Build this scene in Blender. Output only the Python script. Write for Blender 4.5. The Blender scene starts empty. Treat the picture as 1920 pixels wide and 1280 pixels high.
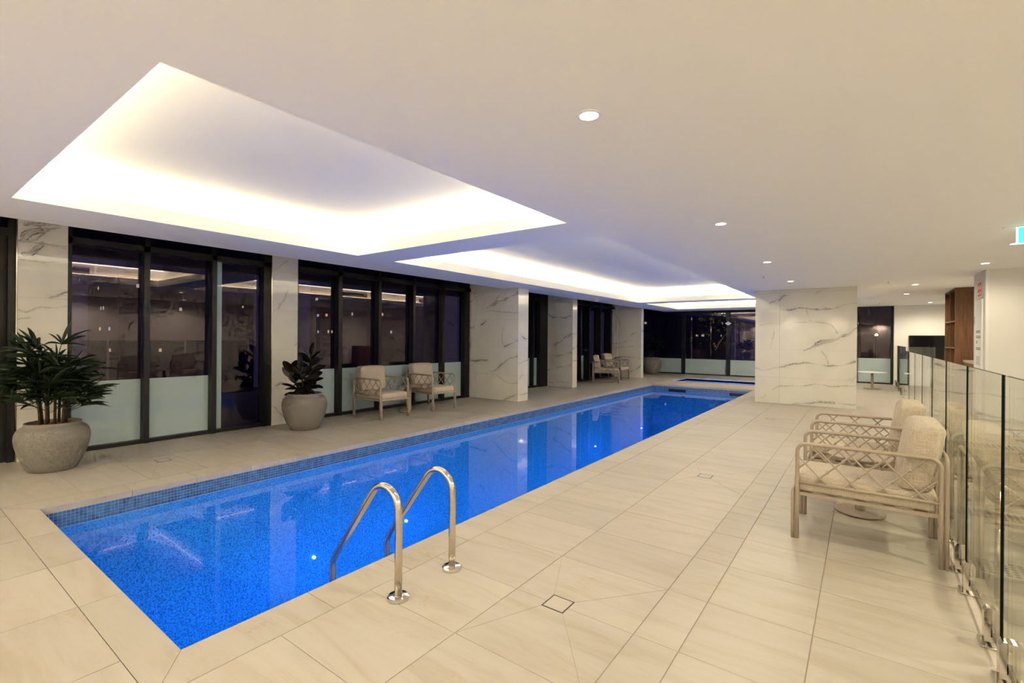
import bpy, math, random
import numpy as np
from mathutils import Vector, Matrix, Euler
random.seed(7)
C = bpy.context.scene.collection
SC = bpy.context.scene
PI = math.pi

# ------------------------------------------------------------------ camera
cam_d = bpy.data.cameras.new('camera'); cam = bpy.data.objects.new('camera', cam_d); C.objects.link(cam)
cam_d.sensor_width = 36.0; cam_d.lens = 36.0 * 896.27 / 1920.0
cam_d.shift_y = -7.05 / 1920.0
cam_d.clip_start = 0.05; cam_d.clip_end = 600
cam.matrix_world = (Matrix.Translation((0, 0, 1.35)) @ Matrix.Rotation(0.63429, 4, 'Z')
                    @ Matrix.Rotation(PI / 2, 4, 'X') @ Matrix.Rotation(0.00738, 4, 'Z'))
SC.camera = cam
# ------------------------------------------------------------------ world, exposure
world = bpy.data.worlds.new('dusk'); SC.world = world; world.use_nodes = True
wn = world.node_tree.nodes; bgn = wn.get('Background')
bgn.inputs['Color'].default_value = (0.34, 0.30, 0.80, 1); bgn.inputs['Strength'].default_value = 0.075
vs = SC.view_settings
vs.view_transform = 'Standard'; vs.look = 'None'; vs.gamma = 1.0; vs.use_curve_mapping = False
vs.exposure = 0.50
try:
    SC.cycles.use_denoising = True
    SC.cycles.max_bounces = 7; SC.cycles.diffuse_bounces = 4; SC.cycles.glossy_bounces = 3; SC.cycles.transparent_max_bounces = 14
    SC.cycles.use_adaptive_sampling = True; SC.cycles.adaptive_threshold = 0.08; SC.cycles.adaptive_min_samples = 12
    SC.cycles.sample_clamp_indirect = 40.0
    SC.cycles.caustics_reflective = True; SC.cycles.blur_glossy = 0.3; SC.cycles.caustics_refractive = False
except Exception:
    pass
WARM = (1.0, 0.885, 0.66)
DOWN_W = 34.0      # watts of each recessed downlight
COVE_W = 25.0       # emission of the hidden cove strips
COVE_V = 13.0        # emission of the visible upper strips
POOL_W = 54.0
POOL_C = (0.03, 0.30, 1.0)

# ------------------------------------------------------------------ node helpers
def new_mat(name):
    m = bpy.data.materials.new(name); m.use_nodes = True
    nt = m.node_tree
    for n in list(nt.nodes): nt.nodes.remove(n)
    out = nt.nodes.new('ShaderNodeOutputMaterial')
    return m, nt, out
def N(nt, t, **kw):
    n = nt.nodes.new(t)
    for k, v in kw.items():
        if k in n.inputs.keys(): n.inputs[k].default_value = v
        else: setattr(n, k, v)
    return n
def principled(nt, out, col=(0.8, 0.8, 0.8), rough=0.5, metal=0.0, spec=0.5):
    p = nt.nodes.new('ShaderNodeBsdfPrincipled')
    p.inputs['Base Color'].default_value = (*col, 1)
    p.inputs['Roughness'].default_value = rough
    p.inputs['Metallic'].default_value = metal
    p.inputs['Specular IOR Level'].default_value = spec
    nt.links.new(p.outputs[0], out.inputs[0])
    return p
def simple(name, col, rough=0.5, metal=0.0, spec=0.5, var=0.0, scale=20.0, bump=0.0, bscale=80.0):
    m, nt, out = new_mat(name); p = principled(nt, out, col, rough, metal, spec); L = nt.links.new
    tc = N(nt, 'ShaderNodeTexCoord')
    if var:
        nz = N(nt, 'ShaderNodeTexNoise'); nz.inputs['Scale'].default_value = scale; nz.inputs['Detail'].default_value = 5
        L(tc.outputs['Object'], nz.inputs['Vector'])
        mx = N(nt, 'ShaderNodeMix', data_type='RGBA')
        mx.inputs[6].default_value = (*[c * (1 - var) for c in col], 1); mx.inputs[7].default_value = (*[min(1, c * (1 + var)) for c in col], 1)
        L(nz.outputs[0], mx.inputs[0]); L(mx.outputs[2], p.inputs['Base Color'])
    if bump:
        nb = N(nt, 'ShaderNodeTexNoise'); nb.inputs['Scale'].default_value = bscale; nb.inputs['Detail'].default_value = 4
        L(tc.outputs['Object'], nb.inputs['Vector'])
        b = N(nt, 'ShaderNodeBump'); b.inputs['Strength'].default_value = bump; b.inputs['Distance'].default_value = 0.004
        L(nb.outputs[0], b.inputs['Height']); L(b.outputs[0], p.inputs['Normal'])
    return m
def emit(name, col, s):
    m, nt, out = new_mat(name)
    e = N(nt, 'ShaderNodeEmission'); e.inputs[0].default_value = (*col, 1); e.inputs[1].default_value = s
    nt.links.new(e.outputs[0], out.inputs[0]); return m
def schlick(nt, f0, nrm=None):
    """reflectance from the angle between surface normal and view direction, the same on both sides"""
    L = nt.links.new
    g = N(nt, 'ShaderNodeNewGeometry'); d = N(nt, 'ShaderNodeVectorMath', operation='DOT_PRODUCT')
    L(nrm if nrm else g.outputs['Normal'], d.inputs[0]); L(g.outputs['Incoming'], d.inputs[1])
    a = N(nt, 'ShaderNodeMath', operation='ABSOLUTE'); L(d.outputs['Value'], a.inputs[0])
    s = N(nt, 'ShaderNodeMath', operation='SUBTRACT'); s.inputs[0].default_value = 1.0; L(a.outputs[0], s.inputs[1]); s.use_clamp = True
    p = N(nt, 'ShaderNodeMath', operation='POWER'); L(s.outputs[0], p.inputs[0]); p.inputs[1].default_value = 5.0
    m = N(nt, 'ShaderNodeMath', operation='MULTIPLY_ADD'); L(p.outputs[0], m.inputs[0]); m.inputs[1].default_value = 1 - f0; m.inputs[2].default_value = f0
    m.use_clamp = True
    return m
def glass(name, f0, tint, gloss=(1, 1, 1), film=0.0, filmcol=(0.5, 0.6, 0.6)):
    m, nt, out = new_mat(name); L = nt.links.new
    t = N(nt, 'ShaderNodeBsdfTransparent'); t.inputs[0].default_value = (*tint, 1)
    src = t.outputs[0]
    if film:
        df = N(nt, 'ShaderNodeBsdfDiffuse'); df.inputs[0].default_value = (*filmcol, 1)
        mf = N(nt, 'ShaderNodeMixShader'); mf.inputs[0].default_value = film
        L(t.outputs[0], mf.inputs[1]); L(df.outputs[0], mf.inputs[2]); src = mf.outputs[0]
    g = N(nt, 'ShaderNodeBsdfGlossy'); g.inputs['Roughness'].default_value = 0.0; g.inputs[0].default_value = (*gloss, 1)
    f = schlick(nt, f0); mx = N(nt, 'ShaderNodeMixShader')
    L(f.outputs[0], mx.inputs[0]); L(src, mx.inputs[1]); L(g.outputs[0], mx.inputs[2]); L(mx.outputs[0], out.inputs[0])
    return m

# ------------------------------------------------------------------ materials
M = {}
M['ceiling'] = simple('ceiling_paint', (0.90, 0.885, 0.85), 0.85, spec=0.2)
M['wallpaint'] = simple('wall_paint', (0.81, 0.79, 0.74), 0.8, spec=0.2)
M['grout'] = simple('floor_grout', (0.33, 0.28, 0.22), 0.9)
M['marblecore'] = simple('marble_joint', (0.45, 0.43, 0.38), 0.6)
M['black'] = simple('black_frame', (0.008, 0.008, 0.009), 0.38)
M['dark'] = simple('dark_timber', (0.012, 0.009, 0.007), 0.5)
M['chrome'] = simple('polished_steel', (0.66, 0.62, 0.56), 0.10, metal=1.0)
M['steel'] = simple('brushed_steel', (0.62, 0.55, 0.46), 0.17, metal=1.0, var=0.15, scale=60)
M['taupe'] = simple('taupe_powdercoat', (0.36, 0.29, 0.225), 0.42, var=0.04, scale=90)
M['walnut'] = None
M['white'] = simple('white_enamel', (0.85, 0.84, 0.82), 0.35)
M['greypanel'] = simple('grey_panel', (0.62, 0.60, 0.58), 0.5)
M['ink'] = simple('dark_ink', (0.03, 0.03, 0.03), 0.6)
M['red'] = simple('sign_red', (0.75, 0.06, 0.03), 0.5)
M['pot'] = simple('grey_terrazzo_pot', (0.205, 0.185, 0.16), 0.7, var=0.3, scale=180, bump=0.5, bscale=160)
M['bark'] = simple('coir_mulch', (0.30, 0.12, 0.03), 0.95, var=0.6, scale=60, bump=1.0, bscale=60)
M['palm'] = simple('palm_leaf', (0.012, 0.030, 0.009), 0.45, var=0.4, scale=8)
M['stem'] = simple('palm_stem', (0.05, 0.03, 0.015), 0.8, var=0.4, scale=40)
M['ficus'] = simple('burgundy_leaf', (0.016, 0.012, 0.010), 0.3, var=0.3, scale=6)
M['garden'] = simple('garden_leaf', (0.10, 0.13, 0.03), 0.5, var=0.4, scale=8)
M['led'] = emit('led_strip_light', (1.0, 0.86, 0.52), COVE_W)
M['led_top'] = emit('led_line_light', (1.0, 0.91, 0.74), COVE_V)
M['lamp'] = emit('downlight_lens', (1.0, 0.93, 0.80), 14.0)
M['poollamp'] = emit('pool_lamp_lens', (0.85, 0.95, 1.0), 3.0)
M['exitgreen'] = emit('exit_green', (0.10, 0.95, 0.80), 1.3)
M['exitwhite'] = emit('exit_white', (0.95, 1.0, 0.98), 1.6)
M['pane'] = glass('tinted_pane', 0.06, (0.55, 0.53, 0.58), gloss=(1.0, 0.86, 0.88))
M['paneclear'] = glass('clear_fence_glass', 0.06, (0.90, 0.925, 0.88))
M['glassedge'] = simple('glass_edge', (0.004, 0.007, 0.006), 0.7, spec=0.1)
M['frost'] = glass('frosted_film', 0.05, (0.30, 0.36, 0.40), film=0.82, filmcol=(0.50, 0.62, 0.63))
M['screen'] = simple('black_screen', (0.006, 0.006, 0.007), 0.08)
M['brownwall'] = simple('grille_metal', (0.25, 0.23, 0.21), 0.6)
M['tactile'] = simple('tactile_stud', (0.03, 0.025, 0.025), 0.6)
M['concrete'] = simple('terrace_concrete', (0.34, 0.35, 0.36), 0.9, var=0.15, scale=3)
M['facade'] = simple('tower_facade', (0.10, 0.10, 0.16), 0.9, var=0.3, scale=0.3)
M['litwin'] = emit('lit_window_warm', (1.0, 0.75, 0.42), 1.0)
M['litwin2'] = emit('lit_window_cool', (0.75, 0.85, 1.0), 0.8)
M['streetbulb'] = emit('street_bulb', (1.0, 0.42, 0.08), 60.0)
M['whitebulb'] = emit('white_bulb', (0.9, 0.95, 1.0), 40.0)

def m_walnut():
    m, nt, out = new_mat('walnut_veneer'); p = principled(nt, out, rough=0.45); L = nt.links.new
    tc = N(nt, 'ShaderNodeTexCoord'); mp = N(nt, 'ShaderNodeMapping'); mp.inputs['Scale'].default_value = (30, 30, 1.2)
    L(tc.outputs['Object'], mp.inputs[0])
    nz = N(nt, 'ShaderNodeTexNoise'); nz.inputs['Scale'].default_value = 2.0; nz.inputs['Detail'].default_value = 6; L(mp.outputs[0], nz.inputs['Vector'])
    cr = N(nt, 'ShaderNodeValToRGB'); cr.color_ramp.elements[0].color = (0.085, 0.036, 0.014, 1); cr.color_ramp.elements[1].color = (0.19, 0.088, 0.038, 1)
    cr.color_ramp.elements[0].position = 0.3; cr.color_ramp.elements[1].position = 0.7
    L(nz.outputs[0], cr.inputs[0]); L(cr.outputs[0], p.inputs['Base Color']); return m
M['walnut'] = m_walnut()

def m_tile():
    m, nt, out = new_mat('travertine_porcelain_tile'); p = principled(nt, out, rough=0.42, spec=0.35); L = nt.links.new
    g = N(nt, 'ShaderNodeNewGeometry'); oi = N(nt, 'ShaderNodeObjectInfo')
    mu = N(nt, 'ShaderNodeMath', operation='MULTIPLY'); L(oi.outputs['Random'], mu.inputs[0]); mu.inputs[1].default_value = 37.0
    cb = N(nt, 'ShaderNodeCombineXYZ'); L(mu.outputs[0], cb.inputs[0]); L(mu.outputs[0], cb.inputs[1]); L(mu.outputs[0], cb.inputs[2])
    ad = N(nt, 'ShaderNodeVectorMath', operation='ADD'); L(g.outputs['Position'], ad.inputs[0]); L(cb.outputs[0], ad.inputs[1])
    mp = N(nt, 'ShaderNodeMapping'); mp.inputs['Scale'].default_value = (1.0, 5.5, 1.0); mp.inputs['Rotation'].default_value = (0, 0, 0.12); L(ad.outputs[0], mp.inputs[0])
    n1 = N(nt, 'ShaderNodeTexNoise'); n1.inputs['Scale'].default_value = 1.5; n1.inputs['Detail'].default_value = 8; n1.inputs['Roughness'].default_value = 0.62; n1.inputs['Distortion'].default_value = 0.8
    L(mp.outputs[0], n1.inputs['Vector'])
    r1 = N(nt, 'ShaderNodeValToRGB'); e = r1.color_ramp.elements
    e[0].position = 0.33; e[0].color = (0.38, 0.33, 0.26, 1); e[1].position = 0.66; e[1].color = (0.435, 0.395, 0.338, 1)
    x = e.new(0.5); x.color = (0.418, 0.376, 0.316, 1)
    L(n1.outputs[0], r1.inputs[0])
    # thin rusty marks
    n2 = N(nt, 'ShaderNodeTexNoise'); n2.inputs['Scale'].default_value = 1.3; n2.inputs['Detail'].default_value = 9; n2.inputs['Roughness'].default_value = 0.7; n2.inputs['Distortion'].default_value = 1.6
    L(mp.outputs[0], n2.inputs['Vector'])
    r2 = N(nt, 'ShaderNodeValToRGB'); e = r2.color_ramp.elements; e[0].position = 0.485; e[0].color = (0, 0, 0, 1); e[1].position = 0.515; e[1].color = (0, 0, 0, 1)
    x = e.new(0.50); x.color = (1, 1, 1, 1); L(n2.outputs[0], r2.inputs[0])
    n3 = N(nt, 'ShaderNodeTexNoise'); n3.inputs['Scale'].default_value = 2.6; n3.inputs['Detail'].default_value = 2; L(ad.outputs[0], n3.inputs['Vector'])
    r3 = N(nt, 'ShaderNodeValToRGB'); e = r3.color_ramp.elements; e[0].position = 0.52; e[0].color = (0, 0, 0, 1); e[1].position = 0.72; e[1].color = (0.95, 0.95, 0.95, 1); L(n3.outputs[0], r3.inputs[0])
    mm = N(nt, 'ShaderNodeMath', operation='MULTIPLY'); L(r2.outputs[0], mm.inputs[0]); L(r3.outputs[0], mm.inputs[1])
    mx = N(nt, 'ShaderNodeMix', data_type='RGBA'); mx.inputs[7].default_value = (0.38, 0.26, 0.15, 1)
    L(mm.outputs[0], mx.inputs[0]); L(r1.outputs[0], mx.inputs[6])
    # tile to tile variation
    hv = N(nt, 'ShaderNodeHueSaturation'); mr = N(nt, 'ShaderNodeMapRange'); mr.inputs[3].default_value = 0.95; mr.inputs[4].default_value = 1.04
    L(oi.outputs['Random'], mr.inputs[0]); L(mr.outputs[0], hv.inputs['Value']); L(mx.outputs[2], hv.inputs['Color'])
    L(hv.outputs[0], p.inputs['Base Color'])
    return m
M['tile'] = m_tile()

def m_marble():
    m, nt, out = new_mat('polished_marble'); p = principled(nt, out, rough=0.07, spec=0.45); L = nt.links.new
    g = N(nt, 'ShaderNodeNewGeometry'); oi = N(nt, 'ShaderNodeObjectInfo')
    n1 = N(nt, 'ShaderNodeTexNoise'); n1.inputs['Scale'].default_value = 1.6; n1.inputs['Detail'].default_value = 5; n1.inputs['Distortion'].default_value = 0.9
    L(g.outputs['Position'], n1.inputs['Vector'])
    r1 = N(nt, 'ShaderNodeValToRGB'); e = r1.color_ramp.elements
    e[0].position = 0.3; e[0].color = (0.68, 0.65, 0.565, 1); e[1].position = 0.65; e[1].color = (0.735, 0.705, 0.62, 1); L(n1.outputs[0], r1.inputs[0])
    at = N(nt, 'ShaderNodeAttribute', attribute_name='vein')
    n2 = N(nt, 'ShaderNodeTexNoise'); n2.inputs['Scale'].default_value = 26; n2.inputs['Detail'].default_value = 6; n2.inputs['Distortion'].default_value = 1.2; L(g.outputs['Position'], n2.inputs['Vector'])
    mr = N(nt, 'ShaderNodeMapRange'); mr.inputs[1].default_value = 0.3; mr.inputs[2].default_value = 0.7; mr.inputs[3].default_value = 0.65; mr.inputs[4].default_value = 1.25
    L(n2.outputs[0], mr.inputs[0])
    mm = N(nt, 'ShaderNodeMath', operation='MULTIPLY'); mm.use_clamp = True; L(at.outputs['Fac'], mm.inputs[0]); L(mr.outputs[0], mm.inputs[1])
    mx = N(nt, 'ShaderNodeMix', data_type='RGBA'); mx.inputs[7].default_value = (0.12, 0.105, 0.085, 1)
    L(mm.outputs[0], mx.inputs[0]); L(r1.outputs[0], mx.inputs[6]); L(mx.outputs[2], p.inputs['Base Color'])
    return m
M['marble'] = m_marble()

def m_fabric():
    m, nt, out = new_mat('woven_fabric'); p = principled(nt, out, rough=0.95, spec=0.15); L = nt.links.new
    tc = N(nt, 'ShaderNodeTexCoord')
    wz = []
    for sc_ in ((260, 260, 18), (18, 260, 260), (260, 18, 260)):
        mp = N(nt, 'ShaderNodeMapping'); mp.inputs['Scale'].default_value = sc_; L(tc.outputs['Object'], mp.inputs[0])
        nz = N(nt, 'ShaderNodeTexNoise'); nz.inputs['Scale'].default_value = 1.0; nz.inputs['Detail'].default_value = 2; L(mp.outputs[0], nz.inputs['Vector']); wz.append(nz)
    a = N(nt, 'ShaderNodeMath', operation='ADD'); L(wz[0].outputs[0], a.inputs[0]); L(wz[1].outputs[0], a.inputs[1])
    b = N(nt, 'ShaderNodeMath', operation='ADD'); L(a.outputs[0], b.inputs[0]); L(wz[2].outputs[0], b.inputs[1])
    mr = N(nt, 'ShaderNodeMapRange'); mr.inputs[1].default_value = 1.1; mr.inputs[2].default_value = 1.9; L(b.outputs[0], mr.inputs[0])
    mx = N(nt, 'ShaderNodeMix', data_type='RGBA'); mx.inputs[6].default_value = (0.38, 0.315, 0.24, 1); mx.inputs[7].default_value = (0.60, 0.52, 0.425, 1)
    L(mr.outputs[0], mx.inputs[0]); L(mx.outputs[2], p.inputs['Base Color'])
    bp = N(nt, 'ShaderNodeBump'); bp.inputs['Strength'].default_value = 0.35; bp.inputs['Distance'].default_value = 0.002
    L(mr.outputs[0], bp.inputs['Height']); L(bp.outputs[0], p.inputs['Normal'])
    return m
M['fabric'] = m_fabric()

def m_pebble():
    m, nt, out = new_mat('pool_pebble_render'); p = principled(nt, out, rough=0.8, spec=0.1); L = nt.links.new
    g = N(nt, 'ShaderNodeNewGeometry')
    v = N(nt, 'ShaderNodeTexNoise'); v.inputs['Scale'].default_value = 75; v.inputs['Detail'].default_value = 3; L(g.outputs['Position'], v.inputs['Vector'])
    r = N(nt, 'ShaderNodeValToRGB'); e = r.color_ramp.elements; e[0].position = 0.36; e[0].color = (0.012, 0.16, 0.50, 1); e[1].position = 0.56; e[1].color = (0.045, 0.40, 0.90, 1)
    L(v.outputs[0], r.inputs[0]); L(r.outputs[0], p.inputs['Base Color']); return m
M['pebble'] = m_pebble()
def m_mosaic():
    m, nt, out = new_mat('blue_glass_mosaic'); p = principled(nt, out, rough=0.18); L = nt.links.new
    g = N(nt, 'ShaderNodeNewGeometry')
    v = N(nt, 'ShaderNodeTexNoise'); v.inputs['Scale'].default_value = 22; v.inputs['Detail'].default_value = 2; L(g.outputs['Position'], v.inputs['Vector'])
    r = N(nt, 'ShaderNodeValToRGB'); e = r.color_ramp.elements; e[0].position = 0.35; e[0].color = (0.025, 0.09, 0.22, 1); e[1].position = 0.65; e[1].color = (0.06, 0.19, 0.38, 1)
    L(v.outputs[0], r.inputs[0]); L(r.outputs[0], p.inputs['Base Color']); return m
M['mosaic'] = m_mosaic()
M['mosaicgrout'] = simple('mosaic_grout', (0.45, 0.50, 0.55), 0.9)
def m_water():
    m, nt, out = new_mat('still_pool_water'); L = nt.links.new
    g = N(nt, 'ShaderNodeNewGeometry')
    nz = N(nt, 'ShaderNodeTexNoise'); nz.inputs['Scale'].default_value = 1.1; nz.inputs['Detail'].default_value = 2; L(g.outputs['Position'], nz.inputs['Vector'])
    bp = N(nt, 'ShaderNodeBump'); bp.inputs['Strength'].default_value = 0.12; bp.inputs['Distance'].default_value = 0.012; L(nz.outputs[0], bp.inputs['Height'])
    t = N(nt, 'ShaderNodeBsdfTransparent'); t.inputs[0].default_value = (0.80, 0.93, 1.0, 1)
    gl = N(nt, 'ShaderNodeBsdfGlossy'); gl.inputs['Roughness'].default_value = 0.0; gl.inputs[0].default_value = (1, 1, 1, 1); L(bp.outputs[0], gl.inputs['Normal'])
    f = schlick(nt, 0.022); mx = N(nt, 'ShaderNodeMixShader')
    L(f.outputs[0], mx.inputs[0]); L(t.outputs[0], mx.inputs[1]); L(gl.outputs[0], mx.inputs[2]); L(mx.outputs[0], out.inputs[0]); return m
M['water'] = m_water()

# ------------------------------------------------------------------ mesh helpers
class MB:
    def __init__(s): s.v = []; s.f = []; s.mi = []; s.cur = 0
    def face(s, idx): s.f.append(tuple(idx)); s.mi.append(s.cur)
    def quad(s, a, b, c, d):
        i = len(s.v); s.v += [tuple(a), tuple(b), tuple(c), tuple(d)]; s.face((i, i + 1, i + 2, i + 3)); return s
    def box(s, x0, x1, y0, y1, z0, z1, ch=0.0):
        x0, x1 = min(x0, x1), max(x0, x1); y0, y1 = min(y0, y1), max(y0, y1); z0, z1 = min(z0, z1), max(z0, z1)
        i = len(s.v)
        s.v += [(x0, y0, z0), (x1, y0, z0), (x1, y1, z0), (x0, y1, z0), (x0, y0, z1), (x1, y0, z1), (x1, y1, z1), (x0, y1, z1)]
        for q in ((0, 3, 2, 1), (4, 5, 6, 7), (0, 1, 5, 4), (1, 2, 6, 5), (2, 3, 7, 6), (3, 0, 4, 7)): s.face([i + k for k in q])
        return s
    def prism(s, poly, z0, z1):
        n = len(poly); i = len(s.v)
        s.v += [(x, y, z0) for x, y in poly] + [(x, y, z1) for x, y in poly]
        s.face([i + k for k in reversed(range(n))]); s.face([i + n + k for k in range(n)])
        for k in range(n): s.face((i + k, i + (k + 1) % n, i + n + (k + 1) % n, i + n + k))
        return s
    def tube(s, pts, r, n=10, cap=True, squash=None):
        pts = [Vector(p) for p in pts]; m = len(pts); i0 = len(s.v)
        rs = r if isinstance(r, (list, tuple)) else [r] * m
        T = []
        for k in range(m):
            a = pts[max(0, k - 1)]; b = pts[min(m - 1, k + 1)]; t = (b - a)
            T.append(t.normalized() if t.length > 1e-9 else Vector((0, 0, 1)))
        up = Vector((0, 0, 1)) if abs(T[0].z) < 0.9 else Vector((0, 1, 0))
        u = T[0].cross(up).normalized()
        for k in range(m):
            if k: u = (u - T[k] * u.dot(T[k])).normalized()
            w = T[k].cross(u)
            for j in range(n):
                a = 2 * PI * j / n
                s.v.append(tuple(pts[k] + (u * math.cos(a) + w * math.sin(a)) * rs[k]))
        for k in range(m - 1):
            for j in range(n):
                a = i0 + k * n + j; b = i0 + k * n + (j + 1) % n
                s.face((a, b, b + n, a + n))
        if cap:
            s.face([i0 + j for j in reversed(range(n))]); s.face([i0 + (m - 1) * n + j for j in range(n)])
        return s
    def lathe(s, prof, cx=0, cy=0, n=32, close=True):
        i0 = len(s.v); m = len(prof)
        for r, z in prof:
            for j in range(n):
                a = 2 * PI * j / n; s.v.append((cx + r * math.cos(a), cy + r * math.sin(a), z))
        for k in range(m - 1):
            for j in range(n):
                a = i0 + k * n + j; b = i0 + k * n + (j + 1) % n
                s.face((a, b, b + n, a + n))
        if close:
            s.face([i0 + j for j in reversed(range(n))]); s.face([i0 + (m - 1) * n + j for j in range(n)])
        return s
    def build(s, name, mat, parent=None, smooth=False, loc=None, bevel=0.0, seg=2, label=None):
        me = bpy.data.meshes.new(name); me.from_pydata(s.v, [], s.f); me.update()
        mats = mat if isinstance(mat, (list, tuple)) else [mat]
        for q in mats: me.materials.append(q)
        if len(mats) > 1: me.polygons.foreach_set('material_index', s.mi)
        if smooth: me.polygons.foreach_set('use_smooth', [True] * len(me.polygons))
        o = bpy.data.objects.new(name, me); C.objects.link(o)
        if parent: o.parent = parent
        if loc: o.location = loc
        if bevel:
            b = o.modifiers.new('bevel', 'BEVEL'); b.width = bevel; b.segments = seg; b.limit_method = 'ANGLE'
        if label: o['label'] = label
        return o
def arc(c, r, a0, a1, n, axis):
    """points of an arc in a vertical plane: axis 'x' -> (x,z), 'y' -> (y,z)"""
    P = []
    for k in range(n + 1):
        a = a0 + (a1 - a0) * k / n
        P.append((c[0] + r * math.cos(a), c[1] + r * math.sin(a)))
    return P
def tag(o, label=None, cat=None, group=None, kind=None):
    if label: o['label'] = label
    if cat: o['category'] = cat
    if group: o['group'] = group
    if kind: o['kind'] = kind
    return o
def empty(name, loc=(0, 0, 0), rz=0.0, **kw):
    o = bpy.data.objects.new(name, None); C.objects.link(o); o.location = loc; o.rotation_euler = (0, 0, rz); o.empty_display_size = 0.1
    return tag(o, **kw)
def struct(o, label=None): return tag(o, label=label, kind='structure')
def copy_tree(o, parent=None):
    c = o.copy(); C.objects.link(c); c.parent = parent
    for ch in list(o.children): copy_tree(ch, c)
    return c
def B(name, mat, parent, *b, **kw): return MB().box(*b).build(name, mat, parent, **kw)
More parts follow.
